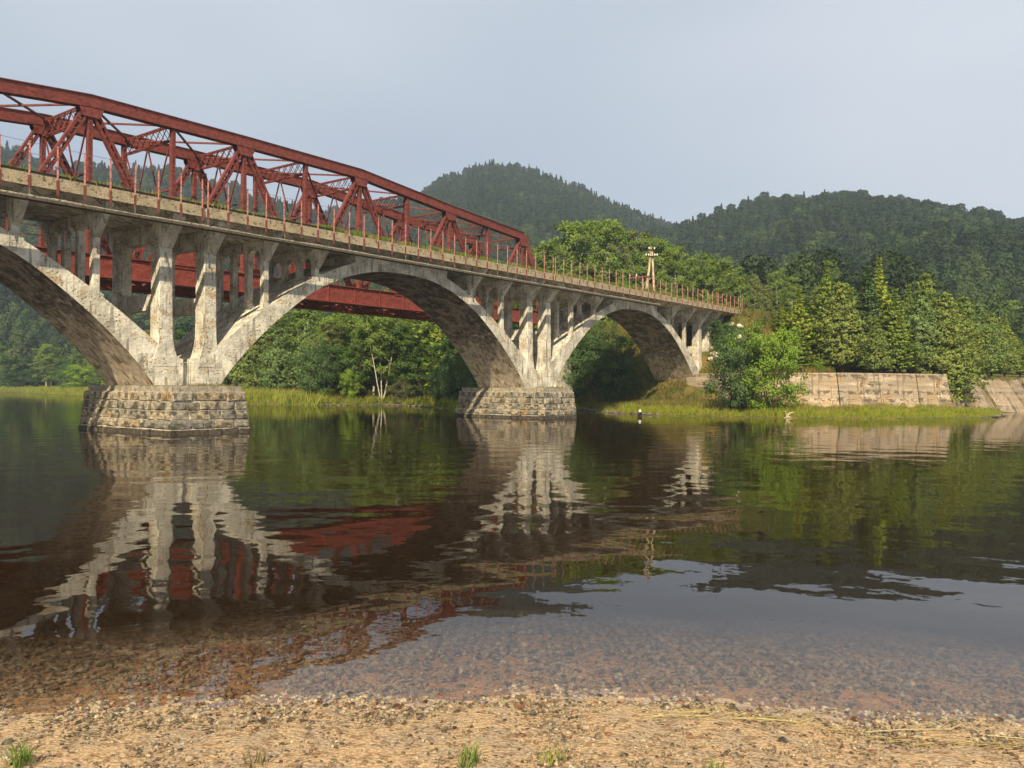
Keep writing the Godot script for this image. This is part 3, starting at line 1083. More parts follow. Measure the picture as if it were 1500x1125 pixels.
func make_truss_bridge() -> void:
	var B := thing("truss_bridge", "red-painted riveted steel railway truss bridge with curved top chord behind the concrete arches", "bridge", Vector3(BQ.x, 0, -BQ.y), atan2(BU.y, BU.x))
	var zn := Vector3(0, 0, 1)
	var lowy := 8.4
	for z in [TN, TF]:
		# top chord
		for i in NODES.size() - 1:
			var a := Vector3(NODES[i][0], NODES[i][1] - 0.35, z)
			var b := Vector3(NODES[i + 1][0], NODES[i + 1][1] - 0.35, z)
			var m := MB.new()
			m.bar(a, b, 0.42, 0.6)
			var ch := part("top_chord", m, M.red, B)
			var cv := MB.new()
			cv.bar(a + Vector3(0, 0.315, 0), b + Vector3(0, 0.315, 0), 0.56, 0.03)
			cv.bar(a - Vector3(0, 0.315, 0), b - Vector3(0, 0.315, 0), 0.52, 0.03)
			for e in [-1.0, 1.0]:
				cv.bar(a + Vector3(0, 0.255, e * 0.222), b + Vector3(0, 0.255, e * 0.222), 0.02, 0.1)
				cv.bar(a + Vector3(0, -0.255, e * 0.222), b + Vector3(0, -0.255, e * 0.222), 0.02, 0.1)
			part("cover_plate", cv, M.red, ch)
			var dk := MB.new()
			dk.bar(a + Vector3(0, 0.342, 0), b + Vector3(0, 0.342, 0), 0.54, 0.02)
			part("soot_strip", dk, M.tar, ch)
		# end posts
		for e in 2:
			var top := Vector3(NODES[0][0] if e == 0 else NODES[-1][0], 15.6, z)
			var bot := Vector3(TE[e], 8.2, z)
			var m := MB.new()
			m.bar(top, bot, 0.42, 0.52)
			part("end_post", m, M.red, B)
		# bottom chord
		var bc := MB.new()
		bc.box(Vector3((TE[0] + TE[1]) * 0.5, lowy, z), Vector3(TE[1] - TE[0], 1.15, 0.4))
		for yy in [-0.58, 0.58]:
			bc.box(Vector3((TE[0] + TE[1]) * 0.5, lowy + yy, z), Vector3(TE[1] - TE[0] + 0.02, 0.05, 0.66))
		var bo := part("bottom_chord", bc, M.red_bright, B)
		var x := TE[0] + 1.6
		while x < TE[1]:
			var st := MB.new()
			st.box(Vector3(x, lowy, z + (0.23 if z == TN else 0.23)), Vector3(0.07, 1.1, 0.07))
			part("stiffener", st, M.red_bright, bo)
			x += 2.4
		# diagonals, uprights, gussets
		for i in NODES.size():
			var top := Vector3(NODES[i][0], NODES[i][1] - 0.5, z)
			var lows := []
			if i > 0:
				lows.append((NODES[i - 1][0] + NODES[i][0]) * 0.5)
			if i < NODES.size() - 1:
				lows.append((NODES[i][0] + NODES[i + 1][0]) * 0.5)
			for lx in lows:
				part("diagonal", laced(top, Vector3(lx, lowy + 0.2, z), 0.42, 0.27, zn), M.red, B)
			part("upright", laced(Vector3(top.x, top.y, z), Vector3(top.x, lowy, z), 0.24, 0.28, zn), M.red, B)
			var gp := MB.new()
			for e in [-1.0, 1.0]:
				gp.prism(PackedVector2Array([Vector2(top.x - 0.7, top.y + 0.1), Vector2(top.x + 0.7, top.y + 0.1), Vector2(top.x + 0.62, top.y - 0.36), Vector2(top.x + 0.4, top.y - 0.72), Vector2(top.x - 0.4, top.y - 0.72), Vector2(top.x - 0.62, top.y - 0.36)]), z + e * 0.225 - 0.01, z + e * 0.225 + 0.01)
			part("gusset", gp, M.red, B)
			if i < NODES.size() - 1:
				var mx: float = (NODES[i][0] + NODES[i + 1][0]) * 0.5
				part("upright", laced(Vector3(mx, chord_y(mx) - 0.5, z), Vector3(mx, lowy, z), 0.24, 0.28, zn), M.red, B)
				var g2 := MB.new()
				for e in [-1.0, 1.0]:
					g2.prism(PackedVector2Array([Vector2(mx - 1.5, lowy + 0.4), Vector2(mx + 1.5, lowy + 0.4), Vector2(mx + 0.95, lowy + 1.5), Vector2(mx + 0.3, lowy + 1.85), Vector2(mx - 0.3, lowy + 1.85), Vector2(mx - 0.95, lowy + 1.5)]), z + e * 0.255 - 0.01, z + e * 0.255 + 0.01)
				part("gusset", g2, M.red_bright, B)
	# cross frames between the two sides, at every upright
	var ups := []
	for i in NODES.size():
		ups.append(NODES[i][0])
		if i < NODES.size() - 1:
			ups.append((NODES[i][0] + NODES[i + 1][0]) * 0.5)
	for t in ups:
		var yt: float = chord_y(t) - 0.45
		var m := MB.new()
		var z0 := TF + 0.25
		var z1 := TN - 0.25
		for yy in [0.0, -0.85]:
			for e in [-1.0, 1.0]:
				m.bar(Vector3(t + e * 0.1, yt + yy, z0), Vector3(t + e * 0.1, yt + yy, z1), 0.07, 0.08)
		var st := part("portal_strut", m, M.red, B)
		var lc := MB.new()
		var cnt := 7
		for q in cnt:
			var za := lerpf(z0, z1, float(q) / cnt)
			var zb := lerpf(z0, z1, float(q + 1) / cnt)
			for e in [-1.0, 1.0]:
				lc.bar(Vector3(t + e * 0.142, yt - 0.02, za), Vector3(t + e * 0.142, yt - 0.83, zb), 0.012, 0.045, Vector3(1, 0, 0))
				lc.bar(Vector3(t + e * 0.157, yt - 0.83, za), Vector3(t + e * 0.157, yt - 0.02, zb), 0.012, 0.045, Vector3(1, 0, 0))
		tag(part("lacing", lc, M.red, st), "", "", "", "stuff")
		if t > -14.0 and t < 40.0:
			var yb := yt - 3.7
			var lo := MB.new()
			lo.bar(Vector3(t, yb, z0), Vector3(t, yb, z1), 0.1, 0.1)
			part("sway_strut", lo, M.red, B)
			var zc := (z0 + z1) * 0.5
			var zl := lerpf(z0, z1, 0.27)
			var zr := lerpf(z0, z1, 0.73)
			for ln in [[z0, yt - 0.9, zl, yb], [zc, yt - 0.85, zl - 0.35, yb - 1.0], [zc, yt - 0.85, zr + 0.35, yb - 1.0], [z1, yt - 0.9, zr, yb], [zl, yb, z0, yb - 1.7], [zr, yb, z1, yb - 1.7]]:
				var br := MB.new()
				br.bar(Vector3(t + 0.02, ln[1], ln[0]), Vector3(t + 0.02, ln[3], ln[2]), 0.07, 0.07, Vector3(1, 0, 0))
				part("sway_brace", br, M.red, B)
		# floor beam
		var fb := MB.new()
		fb.box(Vector3(t, lowy - 0.05, (TN + TF) * 0.5), Vector3(0.3, 0.9, TN - TF - 0.4))
		part("floor_beam", fb, M.red_bright, B)
	# top and bottom lateral bracing
	for i in ups.size() - 1:
		var ta: float = ups[i]
		var tb: float = ups[i + 1]
		for e in [0, 1]:
			var z0 := TN - 0.25 if e == 0 else TF + 0.25
			var z1 := TF + 0.25 if e == 0 else TN - 0.25
			var m := MB.new()
			m.bar(Vector3(ta, chord_y(ta) - 0.3 - 0.13 * e, z0), Vector3(tb, chord_y(tb) - 0.3 - 0.13 * e, z1), 0.11, 0.1)
			part("lateral_brace", m, M.red, B)
			var m2 := MB.new()
			m2.bar(Vector3(ta, lowy - 0.45 - 0.14 * e, z0), Vector3(tb, lowy - 0.45 - 0.14 * e, z1), 0.14, 0.12)
			part("lateral_brace", m2, M.red, B)
	# stringers, sleepers, rails, side walk rail
	for z in [TN - 1.85, TF + 1.85]:
		var m := MB.new()
		m.box(Vector3((TE[0] + TE[1]) * 0.5, 8.5, z), Vector3(TE[1] - TE[0], 0.7, 0.25))
		part("stringer", m, M.red_bright, B)
		var r := MB.new()
		r.box(Vector3((TE[0] + TE[1]) * 0.5, 9.19, z), Vector3(TE[1] - TE[0] + 2.0, 0.14, 0.07))
		part("rail", r, M.post_low, B)
	var sl := MB.new()
	sl.box(Vector3.ZERO, Vector3(0.24, 0.24, 4.3))
	var slm := sl.mesh(M.wood)
	var ts := TE[0] + 0.3
	while ts < TE[1]:
		var o := inst("sleeper", slm, B)
		o.position = Vector3(ts, 8.98, (TN + TF) * 0.5 + rng.randf_range(-0.08, 0.08))
		ts += 0.66
	for yy in [9.75, 10.25]:
		var m := MB.new()
		m.bar(Vector3(TE[0], yy, TN - 0.75), Vector3(TE[1], yy, TN - 0.75), 0.045, 0.045)
		part("walkway_rail", m, M.red_bright, B)
	var wp := MB.new()
	wp.box(Vector3(0, 0.62, 0), Vector3(0.06, 1.24, 0.06))
	var wpm := wp.mesh(M.red_bright)
	var tw := TE[0] + 0.8
	while tw < TE[1]:
		inst("walkway_post", wpm, B).position = Vector3(tw, 9.05, TN - 0.75)
		tw += 2.4
	# the piers it stands on
	var yaw := atan2(BU.y, BU.x)
	for e in 2:
		var base := Vector3(BQ.x, 0, -BQ.y) + Basis(Vector3.UP, yaw) * Vector3(TE[e], 0, (TN + TF) * 0.5)
		var P := thing("truss_pier", ["pale concrete pier under the red truss, set in open water", "pale concrete pier under the red truss where it reaches the wooded bank"][e], "bridge pier", base, yaw, "piers of the truss bridge")
		var m := MB.new()
		for lv in [[-3.0, 0.6, 1.7, 5.0], [0.6, 6.9, 1.35, 4.4]]:
			var r0 := [Vector3(-lv[2], lv[0], lv[3]), Vector3(lv[2], lv[0], lv[3]), Vector3(lv[2], lv[0], -lv[3]), Vector3(-lv[2], lv[0], -lv[3])]
			var r1 := []
			for q in r0:
				r1.append(Vector3(q.x * 0.88, lv[1], q.z * 0.95))
			for q in 4:
				var q2 := (q + 1) % 4
				m.quad(r0[q], r0[q2], r1[q2], r1[q], _out(r0[q], r0[q2], r1[q2], r0[q] + r0[q2]))
			m.quad(r1[0], r1[1], r1[2], r1[3], Vector3.UP)
		part("shaft", m, M.concrete, P)
		var c := MB.new()
		c.box(Vector3(0, 7.2, 0), Vector3(3.0, 0.6, 9.0))
		part("cap", c, M.cap, P)
		for zz in [-2.75, 2.75]:
			var bb := MB.new()
			bb.box(Vector3(0, 7.65, zz), Vector3(0.9, 0.32, 0.8))
			part("bearing", bb, M.tar, P)

# ------------------------------------------------------------------ retaining wall
func make_wall() -> void:
	var W := thing("retaining_wall", "tan board-marked concrete retaining wall under the pines along the water", "wall")
	var xs := [15.6, 20.0, 22.3, 26.3, 29.6, 33.2, 36.2]
	for i in xs.size() - 1:
		var b := MB.new()
		var n := 6
		for j in n:
			var xa := lerpf(xs[i] + 0.03, xs[i + 1] - 0.03, float(j) / n)
			var xb := lerpf(xs[i] + 0.03, xs[i + 1] - 0.03, float(j + 1) / n)
			var prof := func(x: float) -> Array:
				var z := wall_line(x)
				var out := [Vector3(x, -0.3, -(z - 0.25)), Vector3(x, 0.6, -(z - 0.05)), Vector3(x, 2.0, -(z + 0.35)), Vector3(x, 3.3, -(z + 0.75)), Vector3(x, 3.38, -(z + 0.82)), Vector3(x, 3.38, -(z + 1.6)), Vector3(x, -0.3, -(z + 1.6))]
				return out
			var pa: Array = prof.call(xa)
			var pb: Array = prof.call(xb)
			for k in 6:
				var mid := Vector3(0, 1.5 if k < 4 else 3.0, 0)
				var nn := Vector3.UP if k == 4 else Vector3.BACK
				if k == 5:
					nn = Vector3.FORWARD
				b.quad(pa[k], pb[k], pb[k + 1], pa[k + 1], _out(pa[k], pb[k], pb[k + 1], nn))
			for e in [[pa, 0, -1.0], [pb, n - 1, 1.0]]:
				if j == e[1]:
					for k in range(1, 6):
						b.tri(e[0][0], e[0][k], e[0][k + 1], _out(e[0][0], e[0][k], e[0][k + 1], Vector3(e[2], 0, 0)))
		var o := part("wall_panel", b, M.walls[[1, 0, 0, 1, 2, 3][i]], W)
		o.position.z = [0.0, 0.02, -0.02, 0.03, -0.01, 0.02][i]
	# the broken stretch: leaning slabs and rubble further along
	var R := thing("broken_wall", "broken leaning concrete slabs continuing the retaining wall along the bare bank", "wall")
	var x := 36.3
	while x < 75.0:
		var w := rng.randf_range(1.6, 3.2)
		var z := wall_line(x + w * 0.5)
		var slope := (wall_line(x + w) - wall_line(x)) / w
		var b := MB.new()
		var lean := rng.randf_range(0.50, 0.60)
		var bs := Basis(Vector3.UP, atan(slope)) * Basis(Vector3.RIGHT, -lean)
		var hh := rng.randf_range(3.9, 4.3)
		var s := 0.5
		# a slab with a broken upper edge
		var poly := PackedVector2Array([Vector2(-w * s, 0), Vector2(w * s, 0), Vector2(w * s, hh * rng.randf_range(0.9, 1)), Vector2(w * 0.2, hh * rng.randf_range(0.88, 1.02)), Vector2(-w * 0.15, hh * rng.randf_range(0.9, 1.02)), Vector2(-w * s, hh * rng.randf_range(0.9, 1))])
		b.prism(poly, -0.5, 0.0)
		var o := part("slab", b, M.walls[rng.randi() % 4] if rng.randf() < 0.7 else M.rubble, R)
		o.transform = Transform3D(bs, Vector3(x + w * 0.5, -0.25, -(z - 0.35)))
		x += w * 0.93

# ------------------------------------------------------------------ plants
func leaf(b: MB, p: Vector3, s: float, long: float, out := Vector3.UP) -> void:
	var d := Vector3(rng.randfn(), rng.randfn() * 0.7, rng.randfn()).normalized()
	var e := d.cross(Vector3(rng.randfn(), rng.randfn(), rng.randfn())).normalized()
	blade(b, p - d * s * long, p + e * s * 0.5, p + d * s * long, p - e * s * 0.5, out)

func leaf_dir(b: MB, p: Vector3, d: Vector3, s: float, wide: float, out := Vector3.UP) -> void:
	var e := d.cross(Vector3(rng.randfn(), rng.randfn(), rng.randfn())).normalized()
	blade(b, p, p + d * s * 0.5 + e * s * wide, p + d * s, p + d * s * 0.5 - e * s * wide, out)

# one leaf of two triangles; its normal leans towards the outside of the crown
func blade(b: MB, p0: Vector3, p1: Vector3, p2: Vector3, p3: Vector3, out: Vector3) -> void:
	var g := (p2 - p0).cross(p1 - p0).normalized()
	var o := out.normalized()
	if g.dot(o) < 0.0:
		g = -g
		var t := p1
		p1 = p3
		p3 = t
	var nn := (g * 0.55 + o * 0.75).normalized()
	b.v.append_array([p0, p1, p2, p0, p2, p3])
	for k in 6:
		b.n.append(nn)
		b.c.append(b.col)

func leafy() -> MB:
	var b := MB.new()
	b.use_c = true
	return b

func tint(c: Color, v: float) -> Color:
	var k := 1.0 + rng.randf_range(-v, v)
	return Color(c.r * k * (1.0 + rng.randf_range(-v, v) * 0.4), c.g * k, c.b * k)

# broad-leaved tree: trunk, limbs, twigs carrying clumps of leaves. Returns [wood mesh, crown mesh]
func broadleaf(h: float, spread: float, bare: float, limbs: int, leaves: int, lsize: float, col: Color, bark: Material, trunk_r: float, stems := 1) -> Array:
	var wood := MB.new()
	var cr := leafy()
	for st in stems:
		var lean := Vector3(rng.randfn(0, 0.05), 0, rng.randfn(0, 0.05)) if stems == 1 else Vector3(cos(TAU * st / stems + 0.4), 0, sin(TAU * st / stems + 0.4)) * rng.randf_range(0.2, 0.45)
		var hh := h * (1.0 if st == 0 else rng.randf_range(0.72, 0.98))
		var pts := []
		var rad := []
		var p := Vector3(0, -0.25, 0)
		var seg := 9
		for i in seg + 1:
			pts.append(p)
			rad.append(trunk_r / sqrt(stems) * pow(1.0 - float(i) / (seg + 1.0), 0.85) + 0.012)
			p += Vector3(lean.x * (1.0 - 0.6 * i / seg) + rng.randfn(0, 0.05), 1.0, lean.z * (1.0 - 0.6 * i / seg) + rng.randfn(0, 0.05)) * (hh + 0.25) / seg
		wood.tube(pts, rad, 7)
		var nl := limbs / stems
		for l in nl:
			var f := lerpf(bare, 0.97, pow((l + rng.randf() * 0.8) / nl, 0.9))
			var fi := f * seg
			var i0 := mini(int(fi), seg - 1)
			var base: Vector3 = pts[i0].lerp(pts[i0 + 1], fi - i0)
			var az := l * 2.4 + rng.randf() * 0.9
			var rel := (f - bare) / (1.0 - bare)
			var len := spread * (0.35 + 0.9 * sin(PI * clampf(rel * 0.85 + 0.14, 0, 1))) * rng.randf_range(0.65, 1.15)
			var rise := lerpf(0.25, 1.1, rel) * rng.randf_range(0.7, 1.2)
			var dir := Vector3(cos(az), rise, sin(az)).normalized()
			var lp := [base]
			var lr := [rad[i0] * 0.5 + 0.008]
			var q := base
			for k in 3:
				q += (dir + Vector3(rng.randfn(0, 0.16), rng.randfn(0, 0.12) - 0.06 * k, rng.randfn(0, 0.16))) * len / 3.0
				lp.append(q)
				lr.append(lr[0] * (1.0 - 0.3 * (k + 1)))
			wood.tube(lp, lr, 5, false)
			var twigs := 5
			for tw in twigs:
				var s := rng.randf_range(0.3, 1.0)
				var c: Vector3 = lp[0].lerp(lp[1], clampf(s * 3, 0, 1)) if s < 0.334 else (lp[1].lerp(lp[2], clampf(s * 3 - 1, 0, 1)) if s < 0.667 else lp[2].lerp(lp[3], s * 3 - 2))
				var off := Vector3(rng.randfn(), rng.randfn() * 0.6, rng.randfn()) * len * 0.26
				var e := c + off
				wood.tube([c, c + off * 0.5 + Vector3(0, 0.06, 0), e], [lr[1] * 0.35 + 0.004, lr[1] * 0.22 + 0.004, 0.004], 3, false)
				var clump := lerpf(0.28, 0.55, rng.randf()) * (0.6 + spread * 0.16)
				var per := leaves / (limbs * twigs)
				var cc := tint(col, 0.16)
				for q2 in per:
					var o := Vector3(rng.randfn(), rng.randfn() * 0.7, rng.randfn()) * clump * 0.62
					cr.col = tint(cc, 0.22)
					leaf(cr, e.lerp(c, rng.randf() * 0.35) + o + Vector3(0, -0.1 * absf(o.x), 0), lsize * rng.randf_range(0.65, 1.3), 0.75, o.normalized() * 0.8 + Vector3(e.x, 0.35 * spread, e.z).normalized())
	return [wood.mesh(bark), cr.mesh(M.leaf)]

# conifer with whorls of branches: 'pine' has tufts at the ends, others are set along the branch
func conifer(h: float, r: float, bare: float, tiers: int, per: int, col: Color, bark: Material, trunk_r: float, style: String) -> Array:
	var wood := MB.new()
	var cr := leafy()
	var pts := []
	var rad := []
	for i in 7:
		pts.append(Vector3(rng.randfn(0, 0.03) * i, -0.25 + (h + 0.15) * i / 6.0, rng.randfn(0, 0.03) * i))
		rad.append(trunk_r * (1.0 - 0.95 * i / 6.0) + 0.01)
	wood.tube(pts, rad, 7)
	for t in tiers:
		var f := lerpf(bare, 0.985, (t + rng.randf_range(-0.3, 0.3)) / tiers)
		var rel := clampf((f - bare) / (1.0 - bare), 0, 1)
		var y := f * h
		var R := r * (1.02 - rel)
		if style == "pine":
			R = r * (0.72 + 0.35 * sin(PI * clampf(rel * 1.6, 0, 1))) * pow(1.03 - rel, 0.62)
		elif style == "spruce":
			R = r * pow(1.02 - rel, 0.8)
		else:
			R = r * pow(1.03 - rel, 0.9) * (0.8 + 0.35 * sin(rel * 5.0))
		for k in per:
			var az := TAU * (k + rng.randf_range(-0.3, 0.3)) / per + t * 1.1
			var len := R * rng.randf_range(0.62, 1.12)
			if len < 0.12:
				len = 0.12
			var rise := 0.0
			match style:
				"pine": rise = lerpf(0.05, 0.9, rel) + rng.randf_range(-0.1, 0.2)
				"spruce": rise = lerpf(-0.32, 0.5, rel)
				_: rise = lerpf(-0.05, 0.6, rel) + rng.randf_range(-0.12, 0.12)
			var dir := Vector3(cos(az), rise, sin(az)).normalized()
			var base := Vector3(0, y, 0)
			var mid := base + dir * len * 0.55
			var end := mid + (dir + Vector3(0, 0.22, 0)).normalized() * len * 0.45
			wood.tube([base, mid, end], [0.02 + 0.012 * len, 0.012 + 0.006 * len, 0.006], 4, false)
			var cc := tint(col, 0.17)
			if style == "pine":
				# tufts of needles on the outer two thirds and on short side shoots
				var nt := maxi(6, int(len * 10.0))
				for q in nt:
					var s := 0.3 + 0.7 * pow(rng.randf(), 0.7)
					var p := (base.lerp(mid, s / 0.55) if s < 0.55 else mid.lerp(end, (s - 0.55) / 0.45)) + Vector3(rng.randfn(), rng.randfn() * 0.55 + 0.12, rng.randfn()) * (0.10 + 0.16 * len * s)
					var c2 := tint(cc, 0.2)
					for w in 9:
						cr.col = tint(c2, 0.12)
						var d := (dir * 0.5 + Vector3(rng.randfn(), rng.randfn() * 0.8 + 0.35, rng.randfn()) * 0.7).normalized()
						leaf_dir(cr, p, d, rng.randf_range(0.2, 0.34), 0.2, d + Vector3(p.x, 0.9, p.z).normalized())
			else:
				var nn := maxi(8, int(len * 34.0))
				for q in nn:
					var s := (q + rng.randf()) / nn
					var p := base.lerp(mid, s / 0.55) if s < 0.55 else mid.lerp(end, (s - 0.55) / 0.45)
					var side := dir.cross(Vector3.UP).normalized() * (1.0 if q % 2 == 0 else -1.0)
					var d := (dir * 0.55 + side * rng.randf_range(0.3, 1.0) + Vector3(0, rng.randf_range(-0.5, 0.25), 0)).normalized()
					cr.col = tint(cc, 0.2)
					leaf_dir(cr, p, d, rng.randf_range(0.24, 0.46) * (0.42 + 0.62 * minf(len, 1.2)), 0.26, Vector3(p.x, 0.5, p.z).normalized() + d * 0.4)
					if rng.randf() < 0.5:
						leaf_dir(cr, p + side * 0.12 + Vector3(rng.randfn(), rng.randfn(), rng.randfn()) * 0.07, d.lerp(Vector3.UP * 0.4 + dir, 0.5).normalized(), rng.randf_range(0.14, 0.26), 0.24, Vector3(p.x, 0.6, p.z))
	return [wood.mesh(bark), cr.mesh(M.needle)]

func tuft_mesh(blades: int, h: float, r: float, w: float, sd: int) -> ArrayMesh:
	var q := RandomNumberGenerator.new()
	q.seed = sd
	var b := leafy()
	b.flat = true
	for i in blades:
		var az := q.randf() * TAU
		var p := Vector3(cos(az), 0, sin(az)) * r * sqrt(q.randf())
		var d := (Vector3(q.randfn() * 0.28, 1.0, q.randfn() * 0.28)).normalized() * h * q.randf_range(0.55, 1.15)
		var side := Vector3(cos(az + 1.3), 0, sin(az + 1.3)) * w
		var bend := Vector3(q.randfn(), -0.35, q.randfn()) * h * 0.2
		var k := q.randf_range(0.75, 1.25)
		b.col = Color(k, k, k * q.randf_range(0.7, 1.1))
		var m := p + d * 0.6
		b.v.append_array([p - side, p + side, m + side * 0.7, p - side, m + side * 0.7, m - side * 0.7, m - side * 0.7, m + side * 0.7, p + d + bend])
		for c in 9:
			b.c.append(b.col)
	return b.mesh(M.leaf)

func far_tree(kind: String, sd: int, n: int) -> ArrayMesh:
	# small tree of unit height 1 for the distant woods
	rng.seed = sd
	var b := leafy()
	for i in n:
		var y := 0.0
		var r := 0.0
		if kind == "round":
			var f := rng.randf()
			y = 0.28 + 0.7 * f
			r = 0.24 * sqrt(maxf(0.02, 1.0 - pow((f - 0.42) / 0.6, 2.0)))
		elif kind == "pine":
			var f := rng.randf()
			y = 0.38 + 0.6 * f
			r = 0.20 * sqrt(maxf(0.03, 1.0 - pow((f - 0.5) / 0.58, 2.0)))
		else:
			var f := pow(rng.randf(), 1.4)
			y = 0.12 + 0.88 * f
			r = 0.19 * (1.02 - f)
		var az := rng.randf() * TAU
		var rr := r * (0.45 + 0.6 * sqrt(rng.randf())) * (0.85 + 0.25 * sin(az * 3.0 + y * 17.0 + sd))
		var k := rng.randf_range(0.7, 1.3)
		b.col = Color(k, k, k)
		leaf(b, Vector3(cos(az) * rr, y + rng.randfn(0, 0.012), sin(az) * rr), 0.036 * rng.randf_range(0.6, 1.3), 0.75, Vector3(cos(az) * rr, 0.06, sin(az) * rr))
	# trunk
	b.col = Color(0.5, 0.4, 0.35)
	for k in 2:
		var s := Vector3(0.012, 0, 0) if k == 0 else Vector3(0, 0, 0.012)
		var fn := Vector3(0, 0, 1) if k == 0 else Vector3(1, 0, 0)
		b.tri(Vector3(0, -0.05, 0) - s, Vector3(0, -0.05, 0) + s, Vector3(0, 0.8, 0), fn)
	return b.mesh(M.needle)

func make_forest() -> void:
	var ms := [far_tree("pine", 1, 1300), far_tree("pine", 2, 1300), far_tree("cone", 3, 1100), far_tree("round", 4, 1500), far_tree("round", 5, 1500)]
	rng.seed = 99
	var where := [[], [], [], [], []]
	var cols := [PackedColorArray(), PackedColorArray(), PackedColorArray(), PackedColorArray(), PackedColorArray()]
	var mix := FastNoiseLite.new()
	mix.seed = 17
	mix.frequency = 0.018
	var z := 112.0
	while z < 660.0:
		var st := lerpf(3.3, 4.3, ss(110, 600, z))
		var x := -0.78 * z - 20.0
		while x < 0.78 * z + 20.0:
			var px := x + rng.randf_range(-0.5, 0.5) * st
			var pz := z + rng.randf_range(-0.5, 0.5) * st
			x += st
			var sd := shore_d(px, pz)
			if sd < (15.0 if px < 0.0 else 28.0) or (hills(px, pz) < 0.6 and px > 0.0):
				continue
			var y := land(px, pz)
			# nothing is seen behind the crests
			if pz > (452.0 if (px > 95.0 or px < -135.0) and pz < 560.0 and (px > 0.0) else 505.0 if px < -135.0 else 645.0):
				continue
			var leafm := ss(-0.05, 0.35, mix.get_noise_2d(px, pz) + 0.35 * (1.0 - ss(10.0, 70.0, y)))
			var kind := 0
			var u := rng.randf()
			if u < leafm * (0.85 if pz < 450.0 else 0.4):
				kind = 3 + rng.randi() % 2
			elif u > (0.9 if pz < 450.0 else 0.45):
				kind = 2
			else:
				kind = rng.randi() % 2
			var h := rng.randf_range(6.5, 14.5) * (1.0 if kind < 3 else 0.85)
			var wd := h * rng.randf_range(0.85, 1.2)
			where[kind].append(Transform3D(Basis(Vector3.UP, rng.randf() * TAU).scaled(Vector3(wd, h, wd)), Vector3(px, y - 0.3, -pz)))
			var c := Color(0.022, 0.042, 0.018).lerp(Color(0.046, 0.068, 0.026), pow(rng.randf(), 1.6)) if kind < 3 else Color(0.045, 0.083, 0.022).lerp(Color(0.085, 0.118, 0.03), rng.randf())  # cloud shade over the hills is mixed into these greens, beyond pine's own dark
			cols[kind].append(c)
		z += st * 0.92
	var names := ["pine_forest", "pine_forest", "fir_forest", "birch_forest", "birch_forest"]
	for k in 5:
		var o := copies(names[k], ms[k], where[k], cols[k])
		tag(o, "distant mixed forest covering the hazy hills", "forest")
		print("forest ", where[k].size())

func put_tree(called: String, meshes: Array, x: float, z: float, h: float, h0: float, label: String, group: String, category := "tree", wide := 1.0, sink := 0.0, col := Color.WHITE) -> Node3D:
	var y := land(x, z) - sink
	var o := thing(called, label, category, Vector3(x, y, -z), rng.randf() * TAU, group)
	var s := h / h0
	o.scale = Vector3(s * wide, s, s * wide)
	inst("trunk", meshes[0], o)
	inst("crown", meshes[1], o)
	return o

